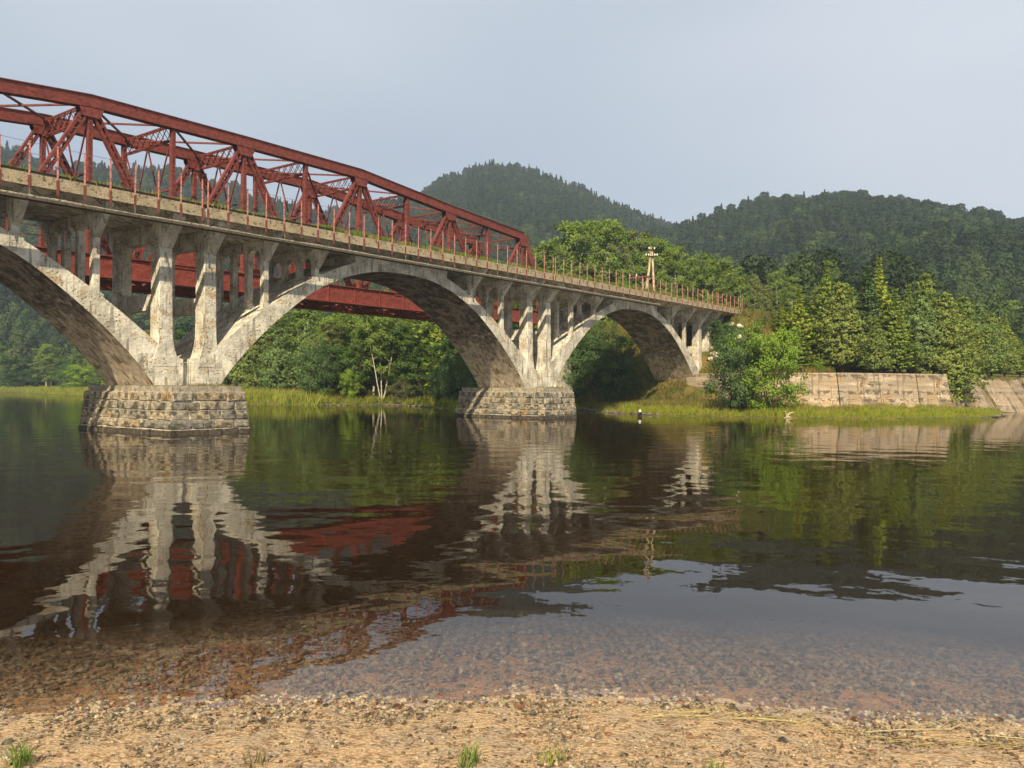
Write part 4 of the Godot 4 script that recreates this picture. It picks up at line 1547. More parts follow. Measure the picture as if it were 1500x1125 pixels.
func make_trees() -> void:
	rng.seed = 4242
	var birch_col := Color(0.165, 0.23, 0.045)
	var birches := []
	for k in 4:
		birches.append(broadleaf(14.0, 2.6, 0.22, 34, 15000, 0.17, birch_col if k != 1 else Color(0.19, 0.22, 0.065), M.birch_bark, 0.16))
	var darks := []
	for k in 2:
		darks.append(broadleaf(10.0, 2.7, 0.1, 32, 14000, 0.17, Color(0.09, 0.15, 0.032), M.bark, 0.16, 2))
	var bushes := []
	bushes.append(broadleaf(5.5, 2.3, 0.05, 40, 13000, 0.125, Color(0.10, 0.165, 0.055), M.bark, 0.12, 5))
	bushes.append(broadleaf(5.5, 2.3, 0.05, 40, 13000, 0.125, Color(0.21, 0.31, 0.04), M.bark, 0.12, 5))
	bushes.append(broadleaf(5.5, 2.2, 0.05, 40, 11000, 0.12, Color(0.15, 0.155, 0.07), M.bark, 0.1, 6))
	var pines := []
	for k in 3:
		pines.append(conifer(9.0, 3.0, 0.1, 17, 8, [Color(0.19, 0.24, 0.062), Color(0.16, 0.225, 0.072), Color(0.20, 0.24, 0.058)][k], M.pine_bark, 0.15, "pine"))
	var larches := []
	for k in 2:
		larches.append(conifer(11.0, 2.9, 0.1, 30, 8, [Color(0.25, 0.30, 0.042), Color(0.21, 0.275, 0.045)][k], M.bark, 0.15, "larch"))
	var spruce := conifer(11.0, 2.5, 0.06, 34, 9, Color(0.08, 0.125, 0.045), M.bark, 0.15, "spruce")

	# the stand on the terrace above the wall: kind, x, depth, top
	var R := [["larch", 25.2, 75.0, 11.1], ["larch", 29.5, 80.0, 14.3], ["pine", 28.6, 74.0, 11.4], ["spruce", 32.1, 77.0, 13.4], ["larch", 35.3, 82.0, 15.1], ["larch", 33.7, 75.0, 11.2], ["pine", 38.3, 79.0, 12.8], ["pine", 35.6, 74.2, 10.6], ["pine", 38.6, 76.2, 10.8], ["pine", 42.4, 80.0, 10.8], ["pine", 45.8, 84.0, 10.5], ["larch", 48.0, 86.0, 8.9], ["pine", 51.5, 89.0, 8.2], ["larch", 55.5, 93.0, 7.8], ["larch", 25.0, 79.0, 10.3], ["larch", 39.5, 85.0, 12.9]]
	var rl := ["small yellow-green larch next to the bridge end above the wall", "tall pale green pointed larch behind a blue-green pine on the terrace", "bushy blue-green pine at the wall's vertical joint", "dark narrow spruce in front of the tallest larch", "tallest pale green larch of the stand above the wall", "yellowish larch with bare stems in front of the dark spruce", "wide rounded pine forming the top of the stand", "dense pine leaning over the retaining wall's middle", "pine with drooping low boughs above the broken end of the wall", "broad pine behind the drooping one on the terrace", "pine on the falling edge of the stand above the broken slabs", "slim larch behind the broken slabs", "low pine above the broken slabs", "small light larch above the broken slabs by the water", "larch half hidden behind the small yellow-green larch", "larch showing between the wide pine and the tallest larch"]
	for i in R.size():
		var k: String = R[i][0]
		var g := land(R[i][1], R[i][2])
		var hh: float = R[i][3] - g
		var ms: Array
		var h0 := 11.0
		if k == "pine":
			ms = pines[i % 3]
			h0 = 9.0
		elif k == "larch":
			ms = larches[i % 2]
		else:
			ms = spruce
		put_tree(k + "_tree", ms, R[i][1], R[i][2], hh, h0, rl[i], "trees on the terrace above the wall", "tree", clampf(8.8 / hh, 0.8, 1.2))
	var more := [["pine", 31.0, 83.0, 10.5], ["larch", 43.0, 88.0, 12.2], ["pine", 47.0, 92.0, 12.0], ["larch", 51.0, 95.0, 11.5], ["pine", 55.0, 98.0, 11.0], ["larch", 59.0, 102.0, 11.5], ["pine", 49.0, 87.0, 9.5], ["pine", 60.5, 98.0, 9.5], ["larch", 46.0, 87.0, 10.2], ["pine", 35.0, 87.0, 11.5], ["larch", 65.0, 103.0, 10.5]]
	for m in more:
		var lm: bool = m[0] == "larch"
		put_tree(m[0] + "_tree", larches[rng.randi() % 2] if lm else pines[rng.randi() % 3], m[1], m[2], m[3] - land(m[1], m[2]), 11.0 if lm else 9.0, ("light green larch" if lm else "dark green pine") + " in the back row of the stand above the wall", "back row of the stand above the wall", "tree", 1.15)
	for m in [["larch", 24.0, 71.6, 7.6, "young larch at the wall's edge beside the first joint"], ["pine", 30.6, 71.4, 7.4, "young pine at the wall's edge under the dark spruce"], ["larch", 32.8, 72.0, 8.6, "young larch at the wall's edge in the middle of the stand"], ["pine", 37.2, 73.0, 8.2, "young pine with boughs hanging over the last whole wall panel"], ["pine", 41.2, 77.5, 8.4, "young pine above the first broken slab"]]:
		var lk: bool = m[0] == "larch"
		put_tree(m[0] + "_tree", larches[1] if lk else pines[rng.randi() % 3], m[1], m[2], m[3] - land(m[1], m[2]), 11.0 if lk else 9.0, m[4], "young trees at the wall's edge", "tree", 1.25)
	# birches behind the bridge end
	var Bi := [[4.0, 100.0, 18.8], [7.3, 108.0, 22.6], [9.8, 112.0, 23.6], [11.3, 104.0, 22.3], [14.5, 110.0, 21.8], [16.4, 106.0, 20.5], [19.3, 112.0, 21.5], [20.0, 104.0, 19.2], [23.0, 108.0, 18.5], [23.4, 102.0, 17.8], [26.5, 106.0, 18.0], [28.0, 104.0, 15.6], [31.9, 110.0, 16.4], [35.0, 112.0, 17.4], [35.5, 108.0, 16.2], [39.0, 110.0, 15.0], [44.0, 112.0, 15.5], [13.0, 101.0, 16.0], [17.5, 99.0, 15.0], [29.5, 100.0, 14.0]]
	for b in Bi:
		var g := land(b[0], b[1])
		put_tree("birch_tree", birches[rng.randi() % 4], b[0], b[1], b[2] - g, 14.0, ("tall leafy birch behind the railing between the truss end and the utility pole" if b[0] < 17.0 else "leafy birch behind the railing between the utility pole and the bridge end" if b[0] < 27.0 else "leafy birch between the bridge end and the larches of the terrace"), "birches behind the bridge end", "tree", 0.95)
	# wood seen through the middle arch
	var Wd := [["birch", -22.0, 99.0, 8.9], ["birch", -21.1, 104.0, 10.7], ["birch", -19.0, 108.0, 12.9], ["birch", -16.2, 100.0, 12.1], ["birch", -15.2, 106.0, 13.2], ["larch", -12.3, 102.0, 12.3], ["birch", -10.9, 106.0, 12.8], ["larch", -8.1, 97.0, 11.8], ["larch", -6.1, 93.0, 10.6], ["birch", -4.7, 98.0, 10.8], ["dark", -3.1, 92.0, 10.2], ["birch", -0.9, 104.0, 12.7], ["dark", -9.5, 95.0, 8.5], ["dark", -13.0, 98.0, 8.0], ["dark", -18.5, 97.0, 8.2], ["dark", -5.0, 88.0, 8.4], ["dark", -2.0, 85.0, 8.0], ["dark", 1.5, 88.0, 8.6]]
	for b in Wd:
		var g := land(b[1], b[2])
		var ms: Array = birches[rng.randi() % 4]
		var h0 := 14.0
		if b[0] == "larch":
			ms = larches[rng.randi() % 2]
			h0 = 11.0
		elif b[0] == "dark":
			ms = darks[rng.randi() % 2]
			h0 = 10.0
		var lab := {"birch": "white-stemmed birch in the wood seen under the middle arch", "larch": "feathery larch in the wood seen under the middle arch", "dark": "dark leafy alder at the edge of the wood seen under the middle arch"}
		put_tree({"birch": "birch_tree", "larch": "larch_tree", "dark": "alder_tree"}[b[0]], ms, b[1], b[2], b[3] - g, h0, lab[b[0]], "wood under the middle arch", "tree", 1.15)
	# the forked birch at the water's edge, leaning, with clear white stems
	rng.seed = 77
	var fork := broadleaf(12.0, 2.2, 0.28, 30, 10000, 0.17, birch_col, M.birch_bark, 0.13, 3)
	put_tree("birch_tree", fork, -14.6, 95.5, 11.5, 12.0, "birch with three forked bare white stems at the meadow's edge", "", "tree", 0.9)
	# bushes: mesh, x, depth, top, label
	var Bu := [[0, 16.9, 64.2, 6.3, "dark green willow bush at the water in front of the wall's left end"], [1, 19.0, 62.6, 6.1, "bright green alder bush at the water in front of the wall"],
		[0, 19.3, 78.5, 8.2, "green bush on the slope just below the bridge's end wall"], [2, 23.1, 83.0, 9.6, "brownish bush on the slope at the bridge end"], [2, 26.0, 84.0, 9.6, "brownish bush between the bridge end and the first larch"], [0, 25.6, 80.0, 8.0, "dark bush behind the small yellow-green larch"],
		[1, 25.6, 71.5, 4.4, "low bright bush on top of the wall beside its first joint"], [2, 34.1, 72.6, 5.0, "grey-brown bush on top of the wall under the pines"], [1, 44.0, 81.5, 5.6, "yellow-green bush above the broken slabs"],
		[0, 5.6, 80.0, 6.6, "dark bush in the shade beside the second pier"], [0, 7.9, 81.0, 8.0, "tall dark bush in the shade under the right arch"], [0, 9.6, 79.0, 6.4, "dark bush with a bare stem under the right arch"], [0, 11.0, 84.5, 7.0, "dark bush at the foot of the embankment under the right arch"],
		[0, -21.6, 93.5, 6.4, "dark round willow bush at the meadow's edge"], [1, -18.0, 94.0, 3.6, "small bright green bush beside the willow at the meadow's edge"], [0, -7.4, 87.0, 4.0, "low dark bush on the wooded point under the middle arch"], [0, -5.4, 84.0, 5.0, "dark bush on the wooded point beside the second pier"], [0, -3.2, 80.5, 5.2, "dense dark bush against the second pier's far side"], [2, -12.0, 92.5, 2.6, "brown low bush on the wooded point's bank"]]
	for b in Bu:
		var g := land(b[1], b[2])
		put_tree("bush", bushes[b[0]], b[1], b[2], maxf(1.0, b[3] - g), 5.5, b[4], "", "bush", 0.7 if b[3] - g > 3.0 else 1.3)
	# far left bank and the foot of the hills: single trees one can still tell apart
	rng.seed = 555
	var made := 0
	for i in 900:
		var z := rng.randf_range(100, 250)
		var x := rng.randf_range(-0.66, -0.2) * z if i % 3 < 2 else rng.randf_range(0.1, 0.66) * z
		var d := shore_d(x, z)
		if x < 0.0 and (d < 10.0 or d > 34.0):
			continue
		if x > 0.0 and (d < 26.0 or d > 70.0 or z < 104.0):
			continue
		var t := (x - BQ.x) * BU.x + (z - BQ.y) * BU.y
		var w := -(x - BQ.x) * BU.y + (z - BQ.y) * BU.x
		if t > 40.0 and absf(w - 10.0) < 16.0:
			continue
		made += 1
		if made > 190:
			break
		var u := rng.randf()
		var h := rng.randf_range(7.0, 12.5)
		var far := "on the far bank beyond the meadow" if x < 0.0 else "at the foot of the hill behind the terrace"
		var grp := "trees on the far bank" if x < 0.0 else "trees at the foot of the hill"
		if u < 0.55:
			put_tree("birch_tree", birches[rng.randi() % 4], x, z, h, 14.0, "green birch " + far, grp, "tree", 1.35)
		elif u < 0.75:
			put_tree("pine_tree", pines[rng.randi() % 3], x, z, h, 9.0, "dark pine " + far, grp, "tree", 0.95)
		else:
			put_tree("alder_tree", darks[rng.randi() % 2], x, z, h * 0.8, 10.0, "dark round alder " + far, grp, "tree", 1.3)
	# willow thicket along the far meadow
	for i in 46:
		var f := i / 45.0
		var p := Vector2(-26, 112).lerp(Vector2(-150, 238), f) + Vector2(rng.randfn(0, 3.0), rng.randfn(0, 4.0))
		if shore_d(p.x, p.y) < 7.0:
			continue
		put_tree("bush", bushes[0 if rng.randf() < 0.6 else 1], p.x, p.y, rng.randf_range(3.0, 6.5), 5.5, "green willow bush in the thicket behind the far meadow", "willow thicket behind the far meadow", "bush", 1.3)

func make_grass() -> void:
	rng.seed = 808
	var reed := tuft_mesh(16, 0.8, 0.28, 0.018, 5)
	var where := []
	var cols := PackedColorArray()
	# along the far shore: distance from the waterline decides the plants
	for i in 52000:
		var z := rng.randf_range(57, 215)
		var x := rng.randf_range(-0.64, 0.64) * z
		if z > 130.0 and rng.randf() < 0.3:
			continue
		if x > 5.0:
			continue
		var d := shore_d(x, z)
		if d < -0.25:
			continue
		var lim := 6.0 if x > 0.0 else 14.0
		if x < -18.0:
			lim = 34.0
		if d > lim:
			continue
		if x > 13.0 and z > wall_line(x) - 0.3:
			continue
		var s := rng.randf_range(0.6, 1.25)
		var meadow := x < -20.0
		if meadow:
			s *= 1.5
		if d < 0.4:
			s *= 0.55
		var c := Color(0.26, 0.30, 0.04).lerp(Color(0.36, 0.33, 0.06), rng.randf())
		if rng.randf() < 0.3:
			c = Color(0.13, 0.20, 0.03)
		if d > 2.0 and rng.randf() < 0.55:
			c = Color(0.30, 0.22, 0.09).lerp(Color(0.24, 0.22, 0.08), rng.randf())
		if meadow:
			c = Color(0.29, 0.32, 0.055).lerp(Color(0.42, 0.36, 0.14), ss(3.0, 14.0, d + rng.randfn(0, 4.0)))
		where.append(Transform3D(Basis(Vector3.UP, rng.randf() * TAU).scaled(Vector3(s * 1.3, s, s * 1.3)), Vector3(x, land(x, z) - 0.02, -z)))
		cols.append(c)
	for i in 26000:
		var x := rng.randf_range(-6, 44)
		var z := rng.randf_range(57, 84)
		var d := shore_d(x, z)
		if d < -0.2 or d > 7.0 or (x > 13.0 and z > wall_line(x) - 0.2):
			continue
		if rng.randf() > 1.2 - 0.11 * d:
			continue
		var s := rng.randf_range(0.3, 0.8) * (0.55 if d < 0.4 else 1.0) * (0.8 + 0.9 * hill_noise.get_noise_2d(x * 25.0, z * 25.0))
		var c := Color(0.36, 0.35, 0.045).lerp(Color(0.25, 0.30, 0.04), rng.randf())
		if d > 2.5 and rng.randf() < 0.6:
			c = Color(0.38, 0.27, 0.11).lerp(Color(0.22, 0.22, 0.07), rng.randf())
		where.append(Transform3D(Basis(Vector3.UP, rng.randf() * TAU).scaled(Vector3(s * 1.3, s, s * 1.3)), Vector3(x, land(x, z) - 0.02, -z)))
		cols.append(c)
	print("grass ", where.size())
	tag(copies("reed_grass", reed, where, cols), "yellow-green reeds and meadow grass along the far shore", "grass")
	# the dry slope under the right arch and on the embankment
	where = []
	cols = PackedColorArray()
	for i in 9000:
		var t := rng.randf_range(44, 66)
		var w := rng.randf_range(-9, 24)
		var x := BQ.x + t * BU.x - w * BU.y
		var z := BQ.y + t * BU.y + w * BU.x
		if shore_d(x, z) < 0.5 or (x > 13.0 and absf(z - wall_line(x) - 0.4) < 1.1 and x > 15.5):
			continue
		if w > 1.5 and w < 6.1 and t > 51.5 and t < 60.0:
			continue
		var s := rng.randf_range(0.4, 0.95)
		where.append(Transform3D(Basis(Vector3.UP, rng.randf() * TAU).scaled(Vector3(s * 1.4, s, s * 1.4)), Vector3(x, land(x, z) - 0.03, -z)))
		cols.append(Color(0.30, 0.21, 0.08).lerp(Color(0.15, 0.19, 0.04), rng.randf()))
	tag(copies("bank_grass", reed, where, cols), "dry tawny grass on the embankment slope", "grass")

# ------------------------------------------------------------------ near beach
func pebble_mesh(sd: int) -> ArrayMesh:
	var q := RandomNumberGenerator.new()
	q.seed = sd
	var sp := SphereMesh.new()
	sp.radial_segments = 7
	sp.rings = 4
	sp.radius = 0.5
	sp.height = 1.0
	var a := sp.get_mesh_arrays()
	var v: PackedVector3Array = a[Mesh.ARRAY_VERTEX]
	var f := FastNoiseLite.new()
	f.seed = sd
	f.frequency = 0.9
	var cuts := []
	for k in 5:
		cuts.append([Vector3(q.randfn(), q.randfn(), q.randfn()).normalized(), q.randf_range(0.28, 0.42)])
	for i in v.size():
		var p := v[i] * (1.0 + 0.35 * f.get_noise_3dv(v[i] * 2.0))
		for c in cuts:
			var over: float = p.dot(c[0]) - c[1]
			if over > 0.0:
				p -= c[0] * over * 0.85
		v[i] = p * Vector3(1.25, 0.62, 0.95)
	var b := MB.new()
	b.flat = true
	b.use_c = true
	var idx: PackedInt32Array = a[Mesh.ARRAY_INDEX]
	for i in idx:
		b.v.append(v[i])
		b.c.append(Color.WHITE)
	return b.mesh(M.pebble)

func make_beach() -> void:
	rng.seed = 31337
	var ms := [pebble_mesh(1), pebble_mesh(2), pebble_mesh(3), pebble_mesh(4)]
	var where := [[], [], [], []]
	var cols := [PackedColorArray(), PackedColorArray(), PackedColorArray(), PackedColorArray()]
	var patch := FastNoiseLite.new()
	patch.seed = 3
	patch.frequency = 0.8
	for i in 95000:
		var z := rng.randf_range(3.0, 9.5)
		var x := rng.randf_range(-0.72, 0.72) * z
		var e := near_shore(x) - z            # positive on the dry side
		var pn := patch.get_noise_2d(x, z)
		var sz := 0.0
		if e > 0.0:
			# coarser at the waterline, sandy patches higher up
			if rng.randf() > 0.55 + 0.5 * pn + 0.5 * (1.0 - ss(0.1, 0.7, e)):
				continue
			sz = lerpf(0.004, 0.018, pow(rng.randf(), 2.8)) * (1.0 + 0.6 * (1.0 - ss(0.0, 0.4, e)))
			if rng.randf() < 0.03:
				sz *= rng.randf_range(1.6, 2.6)
		else:
			if rng.randf() > 0.42 + 0.6 * pn:
				continue
			sz = lerpf(0.010, 0.05, pow(rng.randf(), 2.4)) * (0.7 + 0.3 * minf(-e, 2.5))
		var k := rng.randi() % 4
		var y := land(x, z) + sz * 0.12
		var b := Basis(Vector3.UP, rng.randf() * TAU) * Basis(Vector3(1, 0, 0), rng.randfn(0, 0.25))
		where[k].append(Transform3D(b.scaled(Vector3.ONE * sz * 1.6), Vector3(x, y, -z)))
		var u := rng.randf()
		var c := Color(0.54, 0.43, 0.31)
		if u < 0.35:
			c = Color(0.64, 0.54, 0.41)
		elif u < 0.5:
			c = Color(0.42, 0.34, 0.27)
		elif u < 0.58:
			c = Color(0.42, 0.24, 0.15)
		elif u < 0.66:
			c = Color(0.24, 0.22, 0.20)
		elif u < 0.74:
			c = Color(0.74, 0.66, 0.54)
		var v := rng.randf_range(0.7, 1.2) * (0.45 if e < -0.3 else 0.85)
		if e < -0.3:
			c = c.lerp(Color(0.50, 0.34, 0.2), 0.6)
		cols[k].append(Color(c.r * v, c.g * v, c.b * v))
	for k in 4:
		tag(copies("gravel", ms[k], where[k], cols[k]), "tan and brown gravel of the beach and the shallows", "gravel")
	# dry straw washed up in a line
	var straw := MB.new()
	straw.flat = true
	straw.use_c = true
	straw.col = Color.WHITE
	straw.tube([Vector3(-0.5, 0, 0), Vector3(-0.1, 0.03, 0.03), Vector3(0.25, 0.0, -0.02), Vector3(0.5, 0.02, 0.03)], [0.012, 0.013, 0.011, 0.004], 4)
	var sm := straw.mesh(M.plain)
	var sw := []
	var sc := PackedColorArray()
	for i in 1100:
		var x := rng.randf_range(-3.3, 3.6)
		var onr := x > 0.8
		if not onr and rng.randf() < 0.88:
			continue
		var z := near_shore(x) - (0.17 + 0.10 * x if onr else rng.randf_range(0.05, 0.6)) + rng.randfn(0, 0.05)
		var l := rng.randf_range(0.03, 0.13)
		var tn := rng.randfn(0.12, 0.4) if onr else rng.randf() * TAU
		sw.append(Transform3D(Basis(Vector3.UP, tn).scaled(Vector3(l, l * 0.7, l * 0.6)), Vector3(x, land(x, z) + 0.014 + rng.randf() * 0.02, -z)))
		sc.append(Color(0.50, 0.40, 0.16).lerp(Color(0.16, 0.11, 0.06), rng.randf() * rng.randf() * 1.6))
	tag(copies("straw_litter", sm, sw, sc), "washed-up straw and twigs in a line along the beach", "litter")
	# a few long reed stalks lying on it
	var stalk_at := [[2.35, 4.92, 0.62, 0.12, "long yellow reed stalk lying on the drift line"], [1.55, 5.02, 0.5, -0.1, "yellow reed stalk lying beside dark twigs on the drift line"], [2.95, 4.72, 0.55, -0.28, "yellow reed stalk lying over the dark end of the drift line"], [1.05, 5.08, 0.4, 0.05, "thin straw stalk lying at the start of the drift line"]]
	for s in stalk_at:
		var b := MB.new()
		b.use_c = true
		b.col = Color(0.36, 0.31, 0.16)
		b.tube([Vector3(-0.5, 0.0, 0) * s[2], Vector3(-0.1, 0.012, 0.02), Vector3(0.3 * s[2], 0.008, 0.03), Vector3(0.5 * s[2], 0.03, 0.0)], [0.0035, 0.0035, 0.003, 0.001], 5)
		for k in 3:
			b.tube([Vector3(-0.1 + 0.12 * k, 0.01, 0.01), Vector3(0.05 + 0.12 * k, 0.05, 0.04 - 0.05 * k), Vector3(0.16 + 0.12 * k, 0.03, 0.07 - 0.07 * k)], [0.0022, 0.0022, 0.001], 3)
		var o := inst("reed_stalk", b.mesh(M.plain))
		o.position = Vector3(s[0], land(s[0], s[1]) + 0.022, -s[1])
		o.rotation.y = s[3]
		tag(o, s[4], "reed", "stalks on the drift line")
	# grass tufts on the beach
	var tufts := [[-2.42, 4.2, 0.14, "green grass tuft with a tall dry stem on the gravel", 60], [-1.25, 4.2, 0.09, "small dark dry weed on the sand", 26], [-0.2, 4.22, 0.13, "spreading green grass tuft on the gravel with an orange leaf", 46], [0.21, 4.24, 0.11, "small yellow-green grass tuft on the gravel", 30], [1.0, 4.14, 0.07, "tiny green sprout on the sand", 20]]
	for t in tufts:
		var g := tuft_mesh(t[4], t[2], 0.07, 0.0035, 700 + t[4])
		var o := inst("grass_tuft", g)
		var mt: StandardMaterial3D = M.leaf.duplicate()
		mt.albedo_color = lin(0.17, 0.24, 0.06) if t[4] != 26 else lin(0.2, 0.17, 0.08)
		if t[4] == 30:
			mt.albedo_color = lin(0.30, 0.32, 0.08)
		o.material_override = mt
		o.position = Vector3(t[0], land(t[0], t[1]), -t[1])
		tag(o, t[3], "grass")

# ------------------------------------------------------------------ small things
func make_pole() -> void:
	var yaw := atan2(BU.y, BU.x)
	# stands behind the deck edge near the bridge's end
	var t := 43.4
	var base := Vector3(BQ.x, 9.5, -BQ.y) + Basis(Vector3.UP, yaw) * Vector3(t, 0, -2.0)
	var P := thing("utility_pole", "pale timber A-frame utility pole with white insulators standing on the viaduct", "utility pole", base, 0.0)
	var a := MB.new()
	a.tube([Vector3(-0.35, 0, 0), Vector3(-0.05, 2.3, 0), Vector3(0.12, 4.2, 0)], [0.11, 0.1, 0.085], 10)
	part("pole_leg", a, M.pole, P)
	var b := MB.new()
	b.tube([Vector3(0.42, 0, -0.1), Vector3(0.3, 2.0, -0.08), Vector3(0.2, 3.9, -0.05)], [0.1, 0.092, 0.08], 10)
	part("pole_leg", b, M.pole, P)
	for q in [[3.35, -0.36, 0.62, 0.06], [3.9, -0.12, 0.4, 0.05]]:
		var m := MB.new()
		m.bar(Vector3(q[1], q[0], 0.12), Vector3(q[2], q[0] - 0.03, 0.12), 0.07, 0.08)
		part("cross_arm", m, M.wood, P)
	var arm := MB.new()
	arm.bar(Vector3(-1.75, 1.55, 0.12), Vector3(-0.02, 1.72, 0.12), 0.09, 0.1)
	part("side_arm", arm, M.post_low, P)
	var ins := MB.new()
	ins.tube([Vector3(0, -0.06, 0), Vector3(0, 0.0, 0), Vector3(0, 0.05, 0), Vector3(0, 0.06, 0), Vector3(0, 0.13, 0), Vector3(0, 0.16, 0)], [0.012, 0.012, 0.055, 0.06, 0.05, 0.02], 8)
	var im := ins.mesh(M.glass_white)
	for p in [[-0.32, 3.42], [-0.12, 3.42], [0.4, 3.41], [0.58, 3.41], [-0.08, 3.96], [0.36, 3.95], [-1.65, 1.68], [-1.1, 1.73]]:
		inst("insulator", im, P).position = Vector3(p[0], p[1], 0.12)
	var st := MB.new()
	st.tube([Vector3(0.1, 4.15, 0.05), Vector3(0.16, 4.45, 0.05)], [0.05, 0.03], 6)
	part("pole_cap", st, M.wood, P)
	# wires to the truss end
	var tip := base + Vector3(-0.2, 4.1, 0.12)
	var yaw_b := Basis(Vector3.UP, yaw)
	for k in 2:
		var e := Vector3(BQ.x, 0, -BQ.y) + yaw_b * Vector3(31.0 - 6.0 * k, 16.75 - 2.6 * k, TN + 0.3)
		var f := tip + Vector3(0, -0.5 * k, 0)
		var pts := []
		var r := []
		for i in 25:
			var s := i / 24.0
			pts.append(e.lerp(f, s) - Vector3(0, 1.6 * 4.0 * s * (1.0 - s) * 0.5, 0))
			r.append(0.012)
		var m := MB.new()
		m.tube(pts, r, 4, false)
		var o := inst("overhead_wire", m.mesh(M.wire))
		tag(o, ["upper", "lower"][k] + " thin overhead wire running from the utility pole along the truss", "wire", "overhead wires")

func make_small() -> void:
	# a float with a pale top near the grassy point
	var F := thing("float", "small dark float with a pale top on the water by the grassy bank", "buoy", Vector3(9.25, 0.0, -61.5))
	var a := MB.new()
	a.tube([Vector3(0, -0.15, 0), Vector3(0, 0.02, 0), Vector3(0, 0.16, 0), Vector3(0, 0.27, 0), Vector3(0, 0.32, 0)], [0.1, 0.17, 0.18, 0.13, 0.07], 10)
	part("body", a, M.wood, F)
	var b := MB.new()
	b.tube([Vector3(0, 0.30, 0), Vector3(0, 0.36, 0), Vector3(0, 0.44, 0), Vector3(0, 0.49, 0)], [0.08, 0.11, 0.09, 0.03], 10)
	part("top", b, M.glass_white, F)
	# bleached driftwood
	var D := MB.new()
	D.tube([Vector3(0, 0, 0), Vector3(-0.05, 0.3, 0.02), Vector3(-0.22, 0.75, 0.05)], [0.1, 0.09, 0.03], 7)
	D.tube([Vector3(0.0, 0.15, 0), Vector3(0.25, 0.5, 0.05), Vector3(0.75, 0.62, 0.1)], [0.08, 0.07, 0.02], 7)
	D.tube([Vector3(-0.3, 0.02, 0.1), Vector3(0.1, 0.1, 0.05), Vector3(0.6, 0.03, 0.1)], [0.05, 0.08, 0.03], 7)
	var o := inst("driftwood", D.mesh(M.pole))
	o.position = Vector3(19.4, 0.0, -60.0)
	o.scale = Vector3.ONE * 0.7
	tag(o, "bleached forked driftwood stump at the waterline under the bright bush", "driftwood")
	# stones at the water's edge of the far bank
	rng.seed = 64
	var sm := []
	for k in 3:
		var m := pebble_mesh(40 + k)
		sm.append(m)
	var where := [[], [], []]
	var cols := [PackedColorArray(), PackedColorArray(), PackedColorArray()]
	for seg in [[Vector2(6.4, 78), Vector2(8, 70.5)], [Vector2(8, 70.5), Vector2(10.9, 64)], [Vector2(-8, 84), Vector2(-11, 90)], [Vector2(-11, 90), Vector2(-14.3, 93)], [Vector2(-14.3, 93), Vector2(-20, 88.6)], [Vector2(35, 63.3), Vector2(40, 69.5)]]:
		for i in 60:
			var p: Vector2 = seg[0].lerp(seg[1], rng.randf()) + Vector2(rng.randfn(0, 0.3), rng.randfn(0, 0.3))
			var s := rng.randf_range(0.12, 0.45)
			var k := rng.randi() % 3
			where[k].append(Transform3D(Basis(Vector3.UP, rng.randf() * TAU).scaled(Vector3.ONE * s), Vector3(p.x, 0.05, -p.y)))
			var g := rng.randf_range(0.12, 0.36)
			cols[k].append(Color(g * 1.1, g, g * 0.85))
	for k in 3:
		tag(copies("shore_stones", sm[k], where[k], cols[k]), "loose grey stones along the far waterline", "stones")
	# white broken concrete below the bridge end
	for i in 16:
		var t := rng.randf_range(53.5, 57.5)
		var w := rng.randf_range(-0.6, 1.7)
		var x := BQ.x + t * BU.x - w * BU.y
		var z := BQ.y + t * BU.y + w * BU.x
		var m := inst("concrete_lump", sm[i % 3])
		var s := rng.randf_range(0.4, 1.1)
		m.position = Vector3(x, land(x, z) + s * 0.1, -z)
		m.rotation = Vector3(rng.randf(), rng.randf() * 6.0, rng.randf())
		m.scale = Vector3.ONE * s
		m.material_override = M.concrete
		tag(m, "pale lump of broken concrete on the slope under the bridge end", "rubble", "broken concrete under the bridge end")

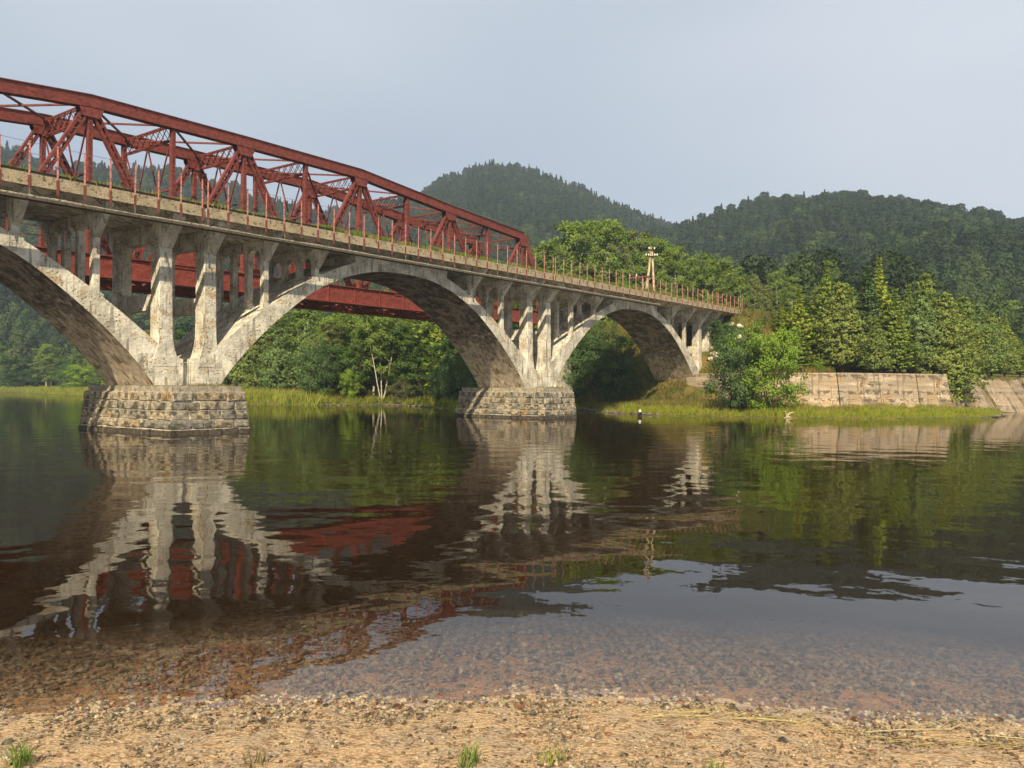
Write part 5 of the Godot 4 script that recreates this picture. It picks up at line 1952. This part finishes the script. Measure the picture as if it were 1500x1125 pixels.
func make_sky() -> ImageTexture:
	var w := 512
	var h := 256
	var cl := FastNoiseLite.new()
	cl.seed = 21
	cl.frequency = 0.9
	cl.fractal_octaves = 3
	var data := PackedByteArray()
	data.resize(w * h * 3)
	for y in h:
		var el := (0.5 - (y + 0.5) / h) * PI
		for x in w:
			var az := ((x + 0.5) / w - 0.5) * TAU
			var d := Vector3(sin(az) * cos(el), sin(el), -cos(az) * cos(el))
			var up := clampf(sin(el), 0, 1)
			var side := 0.5 - 0.5 * d.x                       # paler cloud veil towards the left
			var veil := clampf(0.05 + 0.60 * side + 0.75 * up + 0.34 * cl.get_noise_3dv(d * Vector3(1, 2.6, 1)), 0, 1)
			var c := Vector3(0.600, 0.670, 0.765).lerp(Vector3(0.945, 0.958, 0.985), veil)
			var i := (y * w + x) * 3
			data[i] = int(clampf(c.x, 0, 1) * 255)
			data[i + 1] = int(clampf(c.y, 0, 1) * 255)
			data[i + 2] = int(clampf(c.z, 0, 1) * 255)
	return ImageTexture.create_from_image(Image.create_from_data(w, h, false, Image.FORMAT_RGB8, data))

# ------------------------------------------------------------------
func _ready() -> void:
	rng.seed = 2024
	var cam := Camera3D.new()
	cam.name = "camera"
	add_child(cam)
	cam.fov = rad_to_deg(2.0 * atan(562.5 / 1247.0))
	cam.near = 0.1
	cam.far = 3000.0
	cam.position = Vector3(0, EYE, 0)
	cam.rotation = Vector3(atan(5.3 / 1247.0), 0, 0.007)
	cam.current = true
	var env := Environment.new()
	env.background_mode = Environment.BG_SKY
	var sky := Sky.new()
	var sm := PanoramaSkyMaterial.new()
	sm.panorama = make_sky()
	sky.sky_material = sm
	env.sky = sky
	env.background_energy_multiplier = 0.62
	env.tonemap_mode = Environment.TONE_MAPPER_LINEAR
	env.tonemap_exposure = 1.55
	env.fog_enabled = true
	env.fog_mode = Environment.FOG_MODE_EXPONENTIAL
	env.fog_density = 0.00034
	env.fog_light_color = Color(0.80, 0.88, 0.96)
	env.volumetric_fog_enabled = true
	env.volumetric_fog_density = 0.0
	env.sdfgi_enabled = true
	env.ssao_enabled = true
	env.ssil_enabled = true
	var we := WorldEnvironment.new()
	we.name = "environment"
	we.environment = env
	add_child(we)
	var sun := DirectionalLight3D.new()
	sun.name = "sun"
	add_child(sun)
	var el := deg_to_rad(36.0)
	var to_sun := Vector3(-0.14 * cos(el), sin(el), 0.99 * cos(el))
	sun.look_at_from_position(Vector3.ZERO, -to_sun)
	sun.light_energy = 1.6
	sun.light_color = Color(1.0, 0.93, 0.80)
	sun.light_angular_distance = 0.6
	sun.shadow_enabled = true

	make_materials()
	print("materials")
	make_land()
	make_water()
	print("land")
	make_arch_bridge()
	make_piers()
	make_truss_bridge()
	make_wall()
	print("bridges")
	make_forest()
	make_trees()
	print("trees")
	make_grass()
	make_pole()
	make_small()
	make_beach()
	print("done")
